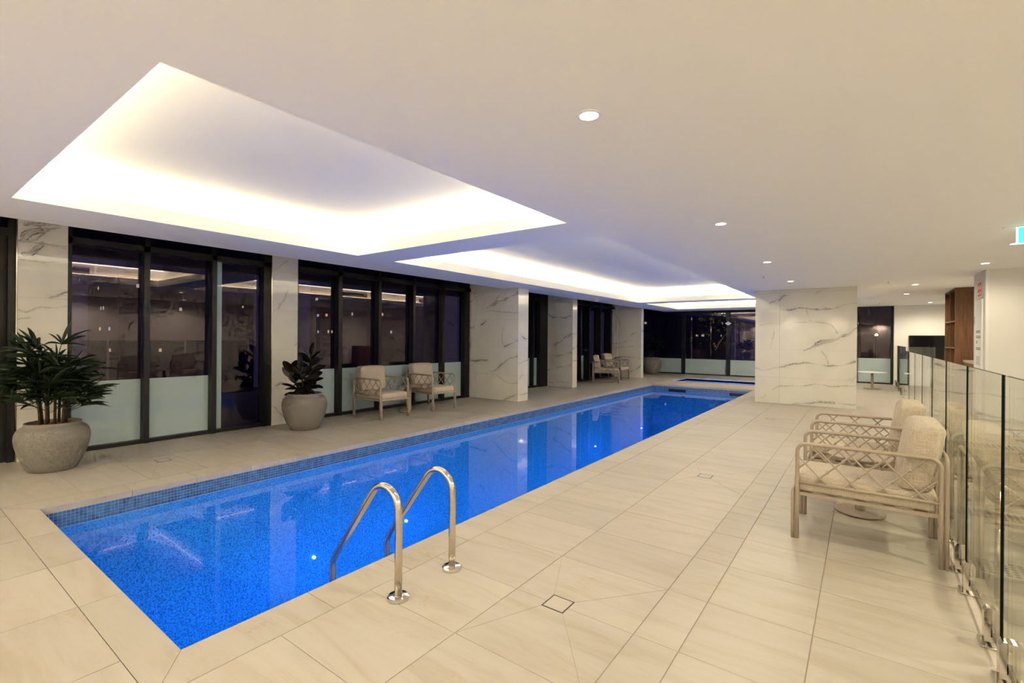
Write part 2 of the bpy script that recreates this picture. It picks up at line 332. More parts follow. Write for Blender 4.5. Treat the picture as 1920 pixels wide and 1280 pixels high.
VEINS={
'mw':[(0.0124,[(-1.895,0.732),(-1.782,0.69),(-1.643,0.696),(-1.507,0.749),(-1.346,0.786),(-1.162,0.854),(-1.007,0.89),(-0.88,0.879),(-0.73,0.841),(-0.534,0.82),(-0.391,0.826),(-0.25,0.889),(-0.112,0.936)]),(0.0124,[(-1.42,1.976),(-1.248,1.986),(-1.143,2.013),(-1.04,2.025),(-0.963,1.998),(-0.887,1.99),(-0.737,1.962),(-0.59,1.952),(-0.445,1.991),(-0.257,2.057),(-0.119,2.094)]),(0.0217,[(-1.169,1.999),(-1.04,2.019),(-0.963,2.004)]),(0.0248,[(-0.639,1.962),(-0.541,1.962),(-0.398,1.998)]),(0.0217,[(-0.996,1.138),(-0.882,1.19),(-0.782,1.266)]),(0.0403,[(-0.782,1.266),(-0.684,1.311),(-0.586,1.327),(-0.442,1.371),(-0.347,1.429)]),(0.0279,[(-0.347,1.429),(-0.253,1.458),(-0.161,1.558),(-0.115,1.586)]),(0.0093,[(-1.803,1.658),(-1.65,1.694),(-1.432,1.691),(-1.193,1.704)]),(0.0037,[(-1.193,1.704),(-0.86,1.708),(-0.564,1.675),(-0.491,1.602),(-0.418,1.487)]),(0.0068,[(-0.976,1.993),(-0.924,1.843),(-0.885,1.723)]),(0.0093,[(-1.625,2.111),(-1.543,2.164),(-1.449,2.221),(-1.382,2.28),(-1.25,2.289)]),(0.0186,[(-1.449,2.175),(-1.395,2.25),(-1.329,2.277)]),(0.0077,[(-0.789,2.311),(-0.69,2.365),(-0.58,2.402)]),(0.0056,[(-1.558,0.299),(-1.423,0.379),(-1.237,0.397),(-1.081,0.371),(-0.902,0.419),(-0.678,0.439),(-0.484,0.432),(-0.109,0.465)]),(0.0093,[(-1.182,-0.006),(-1.027,0.023),(-0.875,0.051),(-0.775,0.089),(-0.652,0.114),(-0.578,0.106),(-0.434,0.089),(-0.292,0.073),(-0.199,0.067),(-0.107,0.09)]),(0.0217,[(-0.976,0.036),(-0.775,0.083),(-0.627,0.11),(-0.482,0.105)]),(0.0068,[(-0.682,1.121),(-0.62,0.991),(-0.571,0.847)]),(0.0124,[(-0.271,0.588),(-0.179,0.608),(-0.11,0.682)]),(0.0062,[(-0.201,0.55),(-0.121,0.625)]),(0.0046,[(-1.835,0.092),(-1.751,0.115),(-1.695,0.166)]),(0.0031,[(-1.539,1.517),(-1.565,1.363),(-1.605,1.146)])],
'p3s':[(0.0384,[(-6.72,2.012),(-6.572,2.084),(-6.41,2.129),(-6.251,2.161)]),(0.0216,[(-6.251,2.161),(-6.094,2.204),(-5.887,2.294)]),(0.0096,[(-6.475,2.183),(-6.379,2.28),(-6.205,2.322)]),(0.0096,[(-6.205,2.322),(-6.251,2.199)]),(0.0038,[(-6.719,1.94),(-6.538,1.929),(-6.28,1.897),(-6.06,1.887),(-5.892,1.9)]),(0.0144,[(-7.219,2.147),(-7.045,2.233),(-6.858,2.316)]),(0.0048,[(-7.079,2.221),(-7.087,2.314)]),(0.0096,[(-7.231,1.563),(-7.039,1.614),(-6.902,1.639)]),(0.0168,[(-6.902,1.639),(-6.727,1.715)]),(0.0043,[(-6.199,1.732),(-6.261,1.569),(-6.307,1.418),(-6.306,1.267),(-6.241,1.167)]),(0.0168,[(-6.241,1.167),(-6.116,1.189),(-5.993,1.233),(-5.877,1.291)]),(0.0168,[(-7.223,0.819),(-7.031,0.825),(-6.86,0.857),(-6.719,0.862)]),(0.0036,[(-7.031,0.799),(-7.169,0.688)]),(0.0192,[(-6.607,0.583),(-6.461,0.641),(-6.333,0.736),(-6.175,0.842),(-6.052,0.921),(-5.874,0.964)]),(0.0036,[(-6.723,0.565),(-6.739,0.499)]),(0.0048,[(-6.557,0.547),(-6.362,0.481),(-6.14,0.393),(-5.863,0.386)]),(0.0192,[(-6.215,-0.0),(-6.075,0.086),(-5.982,0.106),(-5.867,0.189)]),(0.0036,[(-6.699,1.56),(-6.536,1.725)])],
'p3f':[(0.016,[(8.217,1.469),(8.303,1.395),(8.434,1.346),(8.59,1.334),(8.667,1.309)]),(0.016,[(8.225,0.815),(8.419,0.833),(8.619,0.864)]),(0.008,[(8.251,0.481),(8.379,0.572)]),(0.006,[(8.234,0.148),(8.65,0.161)]),(0.008,[(8.54,0.019),(8.66,0.135)])],
'p4s':[(0.012,[(-7.244,2.061),(-7.108,1.975),(-6.954,1.923),(-6.803,1.937),(-6.654,1.901),(-6.442,1.961)]),(0.018,[(-7.069,1.942),(-6.916,1.913),(-6.617,1.901)]),(0.027,[(-6.967,1.172),(-6.798,1.255),(-6.65,1.369),(-6.449,1.466)]),(0.006,[(-6.967,1.155),(-6.889,0.896)]),(0.012,[(-7.234,0.903),(-7.06,0.891),(-6.869,0.848),(-6.682,0.869),(-6.433,0.94)]),(0.024,[(-6.869,0.848),(-6.646,0.918),(-6.434,0.972)]),(0.012,[(-7.23,0.44),(-6.942,0.503),(-6.68,0.562),(-6.46,0.62)]),(0.0045,[(-7.227,0.077),(-6.939,0.111),(-6.788,0.153),(-6.602,0.132),(-6.427,0.158)]),(0.009,[(-7.034,2.351),(-6.808,2.424),(-6.585,2.453)])],
'p4f':[(0.01,[(11.458,1.466),(11.841,1.519)]),(0.02,[(11.484,1.068),(11.813,1.145)]),(0.01,[(11.489,0.718),(11.853,0.738)])],
'p5s':[(0.008,[(-7.165,2.26),(-6.964,2.069),(-6.962,1.781)]),(0.008,[(-7.179,1.18),(-6.936,1.183),(-6.676,1.289)]),(0.006,[(-7.155,0.994),(-6.935,1.06),(-6.187,1.073)]),(0.016,[(-7.108,0.663),(-6.844,0.712),(-6.542,0.701),(-6.184,0.692)]),(0.012,[(-6.506,1.493),(-6.192,1.674)]),(0.024,[(-6.496,0.216),(-6.328,0.284),(-6.17,0.432)])],
'p5f':[(0.012,[(15.841,1.574),(16.109,1.699)]),(0.012,[(15.913,0.651),(16.182,0.785)])],
'p1':[(0.036,[(1.018,2.367),(1.045,2.409),(1.086,2.435),(1.134,2.463)]),(0.042,[(1.031,2.501),(1.099,2.524),(1.168,2.537),(1.275,2.558)]),(0.0108,[(0.962,2.334),(0.992,2.343),(1.032,2.407),(1.072,2.457)]),(0.0084,[(1.039,2.332),(1.1,2.361),(1.155,2.419),(1.189,2.474),(1.293,2.532)]),(0.015,[(1.133,2.492),(1.203,2.496)]),(0.0072,[(0.958,2.497),(1.031,2.544)]),(0.024,[(0.993,2.188),(1.046,2.22),(1.093,2.265),(1.148,2.321)]),(0.006,[(0.959,2.319),(1.032,2.326)]),(0.0048,[(1.148,2.321),(1.349,2.324)]),(0.011,[(1.232,1.759),(1.302,1.788),(1.356,1.817)]),(0.0055,[(0.966,1.614),(1.047,1.595),(1.13,1.635),(1.233,1.628),(1.357,1.659)]),(0.0044,[(0.963,2.134),(1.077,2.136),(1.23,2.163)]),(0.0044,[(0.967,1.5),(1.064,1.527)])],
'p2':[(0.0084,[(3.666,2.373),(3.732,2.388),(3.792,2.449),(3.879,2.528)]),(0.0072,[(3.749,1.752),(3.846,1.891),(3.908,2.054)]),(0.0048,[(3.773,1.765),(3.76,1.837)]),(0.0216,[(3.682,0.297),(3.735,0.267),(3.785,0.193),(3.822,0.128)]),(0.0072,[(4.004,1.183),(4.061,1.22)]),(0.0144,[(3.733,0.584),(3.781,0.629),(3.819,0.614)])],
}
# ------------------------------------------------------------------ key dimensions (metres)
ZC = 2.408                      # main ceiling
LIP = 2.54                      # top of coffer fascia
ZT = 2.775                      # coffer ceiling
ROOF = 2.82
GX = -7.32                      # window glass plane on the left
PX0, PX1, PY0, PY1 = -5.11, -2.354, 0.817, 14.087      # pool
COP = 0.05                      # coping thickness
WZ = -0.155                     # water level
FENCE_X = 0.468

# ------------------------------------------------------------------ floor
fb = MB()
for r in [(-7.45, -5.37, -2.5, 18.95), (-5.37, -2.11, -2.5, 0.64), (-2.11, 0.56, -2.5, 18.95), (-5.37, -2.11, 14.35, 15.52),
          (-5.37, -2.11, 17.10, 18.95), (-5.37, -5.06, 15.52, 17.10), (-2.30, -2.11, 15.52, 17.10), (0.56, 2.7, 8.25, 18.95), (0.56, 2.7, -2.5, 1.0)]:
    fb.box(*r, -0.12, -0.0028)
floor = struct(fb.build('floor', M['grout']), 'cream stone-look tiled pool deck')
tile_cache = {}
def tile(x0, x1, y0, y1, parent=floor, g=0.0022, name='tile'):
    w = round(x1 - x0 - 2 * g, 4); d = round(y1 - y0 - 0.0026, 4)
    if (w, d) not in tile_cache:
        mb = MB().box(-w / 2, w / 2, -d / 2, d / 2, -0.012, 0.0)
        o = mb.build(name, M['tile'], parent); tile_cache[(w, d)] = o.data
    else:
        o = bpy.data.objects.new(name, tile_cache[(w, d)]); C.objects.link(o); o.parent = parent
    o.location = ((x0 + x1) / 2, (y0 + y1) / 2, 0)
    return o
P = 0.484; Y0 = 1.61
YJ = [Y0 + P * k for k in range(-2, 21)]          # joints across the deck, 0.64 .. 11.29
RC = [-2.11, -1.497, -0.84, -0.637, -0.18, 0.475]
LC = [-7.30, -6.335, -5.37]
for a, b in zip(YJ, YJ[1:]):
    for p, q in zip(RC, RC[1:]): tile(p, q, a, b)
    for p, q in zip(LC, LC[1:]): tile(p, q, a, b)
NX = [-2.47 - 0.66 * k for k in range(-4, 8)][::-1]
NYJ = [-0.33, 0.155, 0.64]
for p, q in zip(NX, NX[1:]):
    for a, b in zip(NYJ, NYJ[1:]): tile(p, q, a, b)
ft = MB()                                          # tiles too far off to pick apart
def far_tiles(x0, x1, y0, y1, px, py):
    x = x0
    while x < x1 - 0.05:
        xe = min(x + px, x1); y = y0
        while y < y1 - 0.05:
            ye = min(y + py, y1); ft.box(x + 0.002, xe - 0.002, y + 0.002, ye - 0.002, -0.012, 0.0); y = ye
        x = xe
far_tiles(-7.30, -5.37, 11.29, 18.9, 0.965, P); far_tiles(-2.11, 0.475, 11.29, 18.9, 0.655, P)
far_tiles(-5.37, -2.11, 14.36, 15.52, 0.655, P); far_tiles(-5.37, -2.11, 17.10, 18.9, 0.655, P)
far_tiles(-5.37, -5.06, 15.52, 17.10, 0.66, P); far_tiles(-2.30, -2.11, 15.52, 17.10, 0.66, P)
far_tiles(0.475, 2.65, 8.55, 18.9, 0.655, P); far_tiles(-7.3, 2.65, -2.45, -0.34, 0.66, P)
tag(ft.build('distant_tiles', M['tile'], floor), kind='stuff')

# ------------------------------------------------------------------ pool
pool = empty('swimming_pool', ((PX0 + PX1) / 2, (PY0 + PY1) / 2, -1.5), label='long rectangular lap pool with blue-lit water and cream coping', cat='swimming pool')
pool.location = (0, 0, 0)
pb = MB(); ZB = -1.55
pb.quad((PX0, PY0, ZB), (PX1, PY0, ZB), (PX1, PY1, ZB), (PX0, PY1, ZB))
for a, b in (((PX0, PY0), (PX0, PY1)), ((PX0, PY1), (PX1, PY1)), ((PX1, PY1), (PX1, PY0)), ((PX1, PY0), (PX0, PY0))):
    pb.quad((*a, ZB), (*b, ZB), (*b, -0.185), (*a, -0.185))
pb.build('basin', M['pebble'], pool)
gb = MB()
for a, b in (((PX0, PY0), (PX0, PY1)), ((PX0, PY1), (PX1, PY1)), ((PX1, PY1), (PX1, PY0)), ((PX1, PY0), (PX0, PY0))):
    gb.quad((*a, -0.185), (*b, -0.185), (*b, -COP), (*a, -COP))
gb.build('waterline_grout', M['mosaicgrout'], pool)
mz = MB(); S = 0.0255; g = 0.0016; t = 0.003
nr = 5
n = int((PY1 - PY0) / S)
for k in range(n):
    y = PY0 + k * S
    for r in range(nr):
        z = -COP - r * S
        mz.box(PX0, PX0 + t, y + g, y + S - g, z - S + g, z - g)
n = int((PX1 - PX0) / S)
for k in range(n):
    x = PX0 + k * S
    for r in range(nr):
        z = -COP - r * S
        mz.box(x + g, x + S - g, PY1 - t, PY1, z - S + g, z - g)
tag(mz.build('mosaic_tiles', M['mosaic'], pool), kind='stuff')
# coping stones, mitred at the corners
def coping(poly): MB().prism(poly, -COP, 0.0).build('coping_stone', M['tile'], pool)
CO = (-5.37, -2.11, 0.64, 14.35); G2 = 0.0015
ys = [PY0 + 0.08 + 0.5 * k for k in range(0, 27)]
ys = [PY0] + ys[1:] + [PY1]
for k in range(len(ys) - 1):
    a, b = ys[k] + G2, ys[k + 1] - G2
    ao = CO[2] + 0.002 if k == 0 else a; bo = CO[3] - 0.002 if k == len(ys) - 2 else b
    coping([(CO[0] + G2, ao), (PX0, a), (PX0, b), (CO[0] + G2, bo)])
    coping([(PX1, a), (CO[1] - G2, ao), (CO[1] - G2, bo), (PX1, b)])
xs = [PX0, -4.44, -3.785, -3.125, PX1]
for k in range(4):
    a, b = xs[k] + G2, xs[k + 1] - G2
    ao = CO[0] + 0.004 if k == 0 else a; bo = CO[1] - 0.004 if k == 3 else b
    coping([(ao, CO[2] + 0.002), (bo, CO[2] + 0.002), (b, PY0), (a, PY0)])
    coping([(a, PY1), (b, PY1), (bo, CO[3] - 0.002), (ao, CO[3] - 0.002)])
wb = MB(); wb.quad((PX0 + 0.004, PY0 + 0.001, WZ), (PX1 - 0.001, PY0 + 0.001, WZ), (PX1 - 0.001, PY1 - 0.004, WZ), (PX0 + 0.004, PY1 - 0.004, WZ))
wb.build('water', M['water'], pool)
for x0, x1 in ((-4.62, -4.12), (-2.95, -2.50)):
    sk = MB().box(x0, x1, PY1 - 0.008, PY1 + 0.05, -0.20, -0.115).build('skimmer_opening', M['black'], pool)
def lamp_pool(y, side):
    x = PX0 if side > 0 else PX1
    e = MB(); e.tube([(x + side * 0.002, y, -1.20), (x + side * 0.03, y, -1.20)], 0.017, 12)
    e.build('pool_lamp', M['poollamp'], pool)
    ld = bpy.data.lights.new('pool_lamp_light', 'SPOT'); ld.energy = POOL_W; ld.color = POOL_C; ld.spot_size = math.radians(100); ld.spot_blend = 0.6; ld.shadow_soft_size = 0.12
    lo = bpy.data.objects.new('pool_lamp_light', ld); C.objects.link(lo); lo.parent = pool; lo.location = (x + side * 0.10, y, -1.0)
    lo.rotation_euler = (0, (-PI / 2 + 0.66) * side, 0)
for y in (3.10, 4.48, 10.28, 13.2): lamp_pool(y, 1)
for y in (1.5, 3.2, 5.2, 7.4, 9.8, 12.2): lamp_pool(y, -1)  # unseen right-wall lamps, added to light the basin evenly

# ------------------------------------------------------------------ spa
spa = empty('spa_pool', (0, 0, 0), label='small blue spa basin set in the deck before the far windows', cat='spa pool')
SX0, SX1, SY0, SY1 = -5.06, -2.30, 15.52, 17.10
sb = MB(); sb.quad((SX0, SY0, -0.9), (SX1, SY0, -0.9), (SX1, SY1, -0.9), (SX0, SY1, -0.9))
for a, b in (((SX0, SY0), (SX0, SY1)), ((SX0, SY1), (SX1, SY1)), ((SX1, SY1), (SX1, SY0)), ((SX1, SY0), (SX0, SY0))):
    sb.quad((*a, -0.9), (*b, -0.9), (*b, -0.03), (*a, -0.03))
sb.build('basin', M['pebble'], spa)
rb = MB(); w = 0.10
rb.box(SX0, SX1, SY1 - w, SY1, -0.03, 0.0); rb.box(SX0, SX0 + w, SY0, SY1 - w, -0.03, 0.0); rb.box(SX1 - w, SX1, SY0, SY1 - w, -0.03, 0.0)
rb.build('rim', M['tile'], spa)
MB().quad((SX0, SY0, -0.06), (SX1, SY0, -0.06), (SX1, SY1, -0.06), (SX0, SY1, -0.06)).build('water', M['water'], spa)
ld = bpy.data.lights.new('spa_lamp_light', 'POINT'); ld.energy = 30; ld.color = POOL_C; ld.shadow_soft_size = 0.15
lo = bpy.data.objects.new('spa_lamp_light', ld); C.objects.link(lo); lo.location = (-3.7, 16.2, -0.5); lo.parent = spa

# ------------------------------------------------------------------ ceiling and coffers
CX0, CX1 = -5.337, -2.205
COFF = [(0.68, 3.835), (4.43, 13.485), (14.14, 17.215)]
CE = (-6.27, 2.7, -2.5, 18.66)
cb = MB()
cb.box(CE[0], CX0, CE[2], CE[3], ZC, LIP); cb.box(CX1, CE[1], CE[2], CE[3], ZC, LIP)
yy = [CE[2]] + [v for c_ in COFF for v in c_] + [CE[3]]
for k in range(0, len(yy), 2): cb.box(CX0, CX1, yy[k], yy[k + 1], ZC, LIP)
ceiling = struct(cb.build('ceiling', M['ceiling']), 'white plaster ceiling with three lit coffers over the pool')
B('roof_slab', M['ceiling'], ceiling, -7.5, 2.75, -2.6, 19.1, ROOF, ROOF + 0.15)
OFF = 0.11
for (a, b) in COFF:
    x0, x1, y0, y1 = CX0 - OFF, CX1 + OFF, a - OFF, b + OFF
    m = MB()
    m.quad((x0, y0, LIP), (x0, y1, LIP), (x0, y1, ZT), (x0, y0, ZT)); m.quad((x1, y1, LIP), (x1, y0, LIP), (x1, y0, ZT), (x1, y1, ZT))
    m.quad((x1, y0, LIP), (x0, y0, LIP), (x0, y0, ZT), (x1, y0, ZT)); m.quad((x0, y1, LIP), (x1, y1, LIP), (x1, y1, ZT), (x0, y1, ZT))
    m.quad((x0, y0, ZT), (x0, y1, ZT), (x1, y1, ZT), (x1, y0, ZT))
    m.build('coffer', M['ceiling'], ceiling)
    e = 0.048; f_ = 0.078
    def ring(o0, o1, z0, z1, name, mat):
        for bx in ((CX0 - o1, CX0 - o0, a - o1, b + o1), (CX1 + o0, CX1 + o1, a - o1, b + o1), (CX0 - o0, CX1 + o0, a - o1, a - o0), (CX0 - o0, CX1 + o0, b + o0, b + o1)):
            B(name, mat, ceiling, *bx, z0, z1)
    ring(e, f_, LIP + 0.001, LIP + 0.008, 'cove_strip', M['led'])
    ring(0.092, 0.109, ZT - 0.018, ZT - 0.002, 'upper_strip', M['led_top'])
# fresh-air grilles in the right side walls of the coffers (seen mirrored in the windows)
for y0, y1, lb in ((1.5, 2.70, 'slatted air grille inside the nearest ceiling coffer'), (8.46, 9.37, 'slatted air grille midway along the long ceiling coffer'), (11.55, 12.5, 'slatted air grille near the far end of the long ceiling coffer')):
    v = empty('air_grille', (CX1 + OFF, (y0 + y1) / 2, 2.62), label=lb, cat='air vent', group='coffer air grilles')
    B('backing', M['ink'], v, -0.012, -0.004, -(y1 - y0) / 2, (y1 - y0) / 2, -0.055, 0.055)
    for k in range(5): B('slat', M['brownwall'], v, -0.022, -0.010, -(y1 - y0) / 2, (y1 - y0) / 2, -0.05 + 0.022 * k, -0.038 + 0.022 * k)

# ------------------------------------------------------------------ walls
def wall(name, label, *b): return struct(B(name, M['wallpaint'], None, *b), label)
wall('wall_back', 'plain white wall behind the viewpoint', -7.5, 2.75, -2.65, -2.5, -1.3, ROOF)
wall('wall_right', 'plain white wall along the far side of the stair', 2.62, 2.77, -2.5, 19.0, -1.3, ROOF)
lw = MB()
lw.box(-7.50, -7.30, -2.5, 0.10, -0.1, ROOF)
struct(lw.build('wall_left', M['wallpaint']), 'white wall beside the dark door')
fw = MB(); fw.box(0.74, 2.65, 18.50, 18.98, 0, ROOF); fw.box(-0.95, -0.19, 18.78, 18.98, 0, ROOF)
fw.box(-0.19, 0.74, 18.80, 18.98, 2.44, ROOF)
struct(fw.build('wall_far', M['wallpaint']), 'cream end wall beside the far right window')
nb = MB(); nb.box(1.45, 2.65, 9.81, 10.72, 0, ZC)
nib = struct(nb.build('wall_nib', M['wallpaint']), 'cream wall block on the right beyond the glass fence')
struct(B('baseboard_nib', M['white'], None, 1.46, 2.62, 9.795, 9.81, 0.0, 0.09), 'low white skirting along the cream wall block')
struct(B('trim_1', M['white'], None, 1.445, 1.475, 9.792, 9.812, 0.09, ZC), 'slim white corner bead on the cream wall block')

# ------------------------------------------------------------------ marble cladding
def vein_field(s, z, key, seed):
    r = random.Random(seed); ph = [r.uniform(0, 6.28) for _ in range(8)]
    ds = 0.014 * np.sin(5.1 * s + 7.7 * z + ph[0]) + 0.008 * np.sin(17 * s - 13 * z + ph[1]) + 0.005 * np.sin(41 * s + 33 * z + ph[2]) + 0.003 * np.sin(93 * s - 71 * z + ph[3])
    dz = 0.014 * np.sin(6.3 * s - 5.1 * z + ph[4]) + 0.008 * np.sin(15 * s + 19 * z + ph[5]) + 0.005 * np.sin(37 * s - 45 * z + ph[6]) + 0.003 * np.sin(83 * s + 97 * z + ph[7])
    ps, pz = s + ds * 0.8, z + dz * 0.8
    out = np.zeros_like(s)
    streak = 0.5 + 0.5 * np.sin(210 * (pz - 0.35 * ps) + 6 * np.sin(9 * ps))
    for w, pts in VEINS.get(key, []):
        d = np.full_like(s, 9.0)
        for (a, b), (c_, e) in zip(pts, pts[1:]):
            ux, uz = c_ - a, e - b; L2 = ux * ux + uz * uz + 1e-9
            t_ = np.clip(((ps - a) * ux + (pz - b) * uz) / L2, 0, 1)
            d = np.minimum(d, np.hypot(ps - a - t_ * ux, pz - b - t_ * uz))
        n1 = 0.5 + 0.5 * np.sin(9.3 * s + 6.1 * z + ph[3] + 2.0 * np.sin(4.1 * s - 3.3 * z + w * 900)); n2 = 0.5 + 0.5 * np.sin(31 * s - 27 * z + ph[5] + 3 * np.sin(7 * s + w * 500))
        w2 = np.maximum(w * (0.38 + 0.62 * n1), 0.0065); q = d / w2
        if w > 0.018:
            I = np.where(q < 1, 0.26 + 0.30 * streak * n2, 0) + 0.5 * np.exp(-((q - 0.92) / 0.18) ** 2) * (0.35 + 0.65 * n2)
        else:
            I = min(0.95, 0.50 + w * 22) * np.exp(-q * q * 1.1) * (0.35 + 0.65 * n1 * (0.5 + 0.5 * n2))
        I = I + 0.20 * n1 * np.exp(-(d / (w * 2.6 + 0.008)) ** 2) * (0.3 + 0.7 * streak)
        out = np.maximum(out, I)
    # a few hairlines that wander over every slab
    h1 = np.abs(np.sin(1.9 * s + 3.1 * z + 1.3 * np.sin(2.7 * z + ph[0]) + ph[1]) - 0.35); h1m = np.clip(np.sin(1.3 * s - 2.2 * z + ph[2]), 0, 1)
    out = np.maximum(out, 0.16 * np.exp(-(h1 / 0.012) ** 2) * h1m)
    return np.clip(out, 0, 1)
VSTEP = 0.0095
def marble_slab(parent, axis, val, s0, s1, z0, z1, out, key, step=VSTEP, th=0.012):
    """slab in the plane axis=val (axis 'X': runs along Y; 'Y': runs along X); out = sign of the outward normal"""
    g = 0.0012; s0 += g; s1 -= g; z0 += g; z1 -= g
    ns = max(1, int(round((s1 - s0) / step))); nz = max(1, int(round((z1 - z0) / step)))
    ss, zz = np.meshgrid(np.linspace(s0, s1, ns + 1), np.linspace(z0, z1, nz + 1))
    v = vein_field(ss, zz, key, hash_key(key)).ravel()
    s_, z_ = ss.ravel(), zz.ravel(); V = np.full_like(s_, val)
    co = np.stack([V, s_, z_] if axis == 'X' else [s_, V, z_], 1)
    W = ns + 1
    i, j = np.meshgrid(np.arange(ns), np.arange(nz)); a = (j * W + i).ravel()
    F = np.stack([a, a + 1, a + 1 + W, a + W], 1)
    if (axis == 'X') == (out < 0): F = F[:, ::-1]
    verts = co.tolist(); faces = F.tolist(); n0 = len(verts); bk = val - out * th
    for s__, z__ in ((s0, z0), (s1, z0), (s1, z1), (s0, z1)): verts.append([bk, s__, z__] if axis == 'X' else [s__, bk, z__])
    fc = [0, ns, nz * W + ns, nz * W]
    for k in range(4): faces.append([fc[k], n0 + k, n0 + (k + 1) % 4, fc[(k + 1) % 4]])
    me = bpy.data.meshes.new('marble_panel'); me.from_pydata(verts, [], faces); me.materials.append(M['marble'])
    at = me.attributes.new('vein', 'FLOAT', 'POINT'); at.data.foreach_set('value', np.concatenate([v, np.zeros(4)]).astype(np.float32))
    o = bpy.data.objects.new('marble_panel', me); C.objects.link(o); o.parent = parent
    return o
def hash_key(k): return sum(ord(ch) * (i + 3) for i, ch in enumerate(k))
ZJ = [0.0, 0.552, 1.142, 1.742, 2.335, 2.80]
def clad(parent, axis, val, s0, s1, out, key, ztop=ZC, step=VSTEP, vj=()):
    ss = [s0] + list(vj) + [s1]
    zz = [z for z in ZJ if z < ztop - 0.02] + [ztop]
    for a, b in zip(ss, ss[1:]):
        for c_, d in zip(zz, zz[1:]): marble_slab(parent, axis, val, a, b, c_, d, out, key, step)
def pillar(label, x0, x1, y0, y1, ks, kf, ztop=ROOF - 0.01, step=VSTEP, sides=True):
    p = empty('marble_pillar', (0, 0, 0), label=label, cat='pillar', group='marble pillars along the window wall')
    B('core', M['marblecore'], p, x0 + 0.01, x1 - 0.011, y0 + (0.011 if sides else 0.002), y1 - 0.011, 0, ztop)
    clad(p, 'X', x1, y0, y1, 1, kf, ztop, step)
    if ks:
        vj = (x0 + 0.38,) if x1 - x0 > 1.2 else ()
        clad(p, 'Y', y0, x0, x1, -1, ks, ztop, step, vj)
    return p
pillar('flush marble pillar behind the palm in the nearest pot', -7.42, -7.18, 0.965, 1.362, None, 'p1', step=0.007, sides=False)
pillar('flush marble pillar behind the dark-leaved plant pot', -7.42, -7.18, 3.655, 4.062, None, 'p2', step=0.008, sides=False)
pillar('deepest marble pillar, projecting just past the two window armchairs', -7.40, -5.87, 8.20, 8.575, 'p3s', 'p3f', ztop=ROOF - 0.01)
pillar('middle projecting marble pillar, between two dark windows', -7.40, -6.40, 11.49, 11.745, 'p4s', 'p4f')
pillar('farthest projecting marble pillar, behind the two distant armchairs', -7.40, -6.15, 15.84, 16.05, 'p5s', 'p5f')
for y in (0.955, 3.645):
    struct(B('trim_2' if y < 1 else 'trim_3', M['steel'], None, -7.30, -7.178, y, y + 0.009, 0, ROOF - 0.02), 'thin metal edge strip beside the marble pillar')
mw = empty('marble_wall', (0, 0, 0), label='free-standing marble-clad wall block at the right end of the pool', cat='wall')
B('core', M['marblecore'], mw, -1.889, -0.119, 11.53, 12.15, 0, ZC)
clad(mw, 'Y', 11.517, -1.90, -0.107, -1, 'mw', vj=(-1.435,))
clad(mw, 'X', -1.90, 11.517, 12.16, -1, 'mwl', step=0.03); clad(mw, 'X', -0.107, 11.517, 12.16, 1, 'mwr', step=0.02)
clad(mw, 'Y', 12.16, -1.90, -0.107, 1, 'mwb', step=0.04)

# ------------------------------------------------------------------ windows on the left
def pane_box(mb, fx, a, b, z0, z1): mb.box(fx - 0.004, fx + 0.004, a, b, z0, z1)
def window_left(n, label, y0, y1, mulls, fx=-7.20, tz=(2.385, 2.455), frost=(), nofrost=(), zt=2.70, strip=None):
    w = struct(empty('window_%d' % n), label)
    B('sill', M['black'], w, GX - 0.05, fx - 0.03, y0, y1, 0.0, 0.045)
    B('head', M['black'], w, GX - 0.05, fx, y0, y1, zt, ROOF)
    B('transom', M['black'], w, GX - 0.05, fx, y0, y1, *tz)
    for a, b in mulls: B('mullion', M['black'], w, GX - 0.05, fx, a, b, 0.0, zt)
    ed = [y0] + [v for m_ in mulls for v in m_] + [y1]
    k = 0
    for a, b in zip(ed[0::2], ed[1::2]):
        if b - a < 0.04: continue
        p = MB(); pane_box(p, GX, a, b, 0.045, tz[0]); p.build('pane', M['pane'], w)
        p = MB(); pane_box(p, GX, a, b, tz[1], zt); p.build('transom_pane', M['pane'], w)
        if k not in nofrost: B('frosted_film', M['frost'], w, GX + 0.006, GX + 0.008, a + 0.002, b - 0.002, 0.046, 0.80)
        k += 1
    return w
w1 = window_left(1, 'three-bay dark window between the two potted plants', 1.362, 3.655, [(1.362, 1.40), (2.075, 2.134), (2.843, 2.904), (3.545, 3.655)], nofrost=(2,))
B('frosted_strip', M['frost'], w1, GX + 0.006, GX + 0.008, 2.906, 3.01, 0.046, 2.385)
window_left(2, 'five-bay dark window behind the two nearer window armchairs', 4.062, 8.20, [(4.062, 4.085), (4.804, 4.879), (5.637, 5.702), (6.478, 6.54), (7.296, 7.367), (8.0, 8.16)])
window_left(3, 'narrow slice of dark window between the first two projecting pillars', 8.575, 11.49, [(8.575, 8.64), (9.3, 9.37), (10.0, 10.07), (10.75, 10.80), (11.10, 11.49)])
w4 = window_left(4, 'dark glazed door bay behind the two distant armchairs', 11.745, 15.84, [(11.745, 11.85), (12.7, 12.8), (13.30, 13.36), (13.87, 13.96), (14.70, 14.78), (15.48, 15.60)], fx=-7.12, nofrost=(3, 4, 5))
dh = MB(); dh.tube([(-7.11, 13.62, 0.98), (-7.05, 13.62, 0.98), (-7.05, 13.40, 0.98), (-7.05, 13.36, 0.98)], 0.012, 8)
dh.build('door_handle', M['chrome'], w4, label='short chrome lever')
window_left(5, 'dark side window past the last pillar, behind the far pot', 16.05, 18.85, [(16.05, 16.15), (17.4, 17.5), (18.75, 18.85)], nofrost=(0, 1))
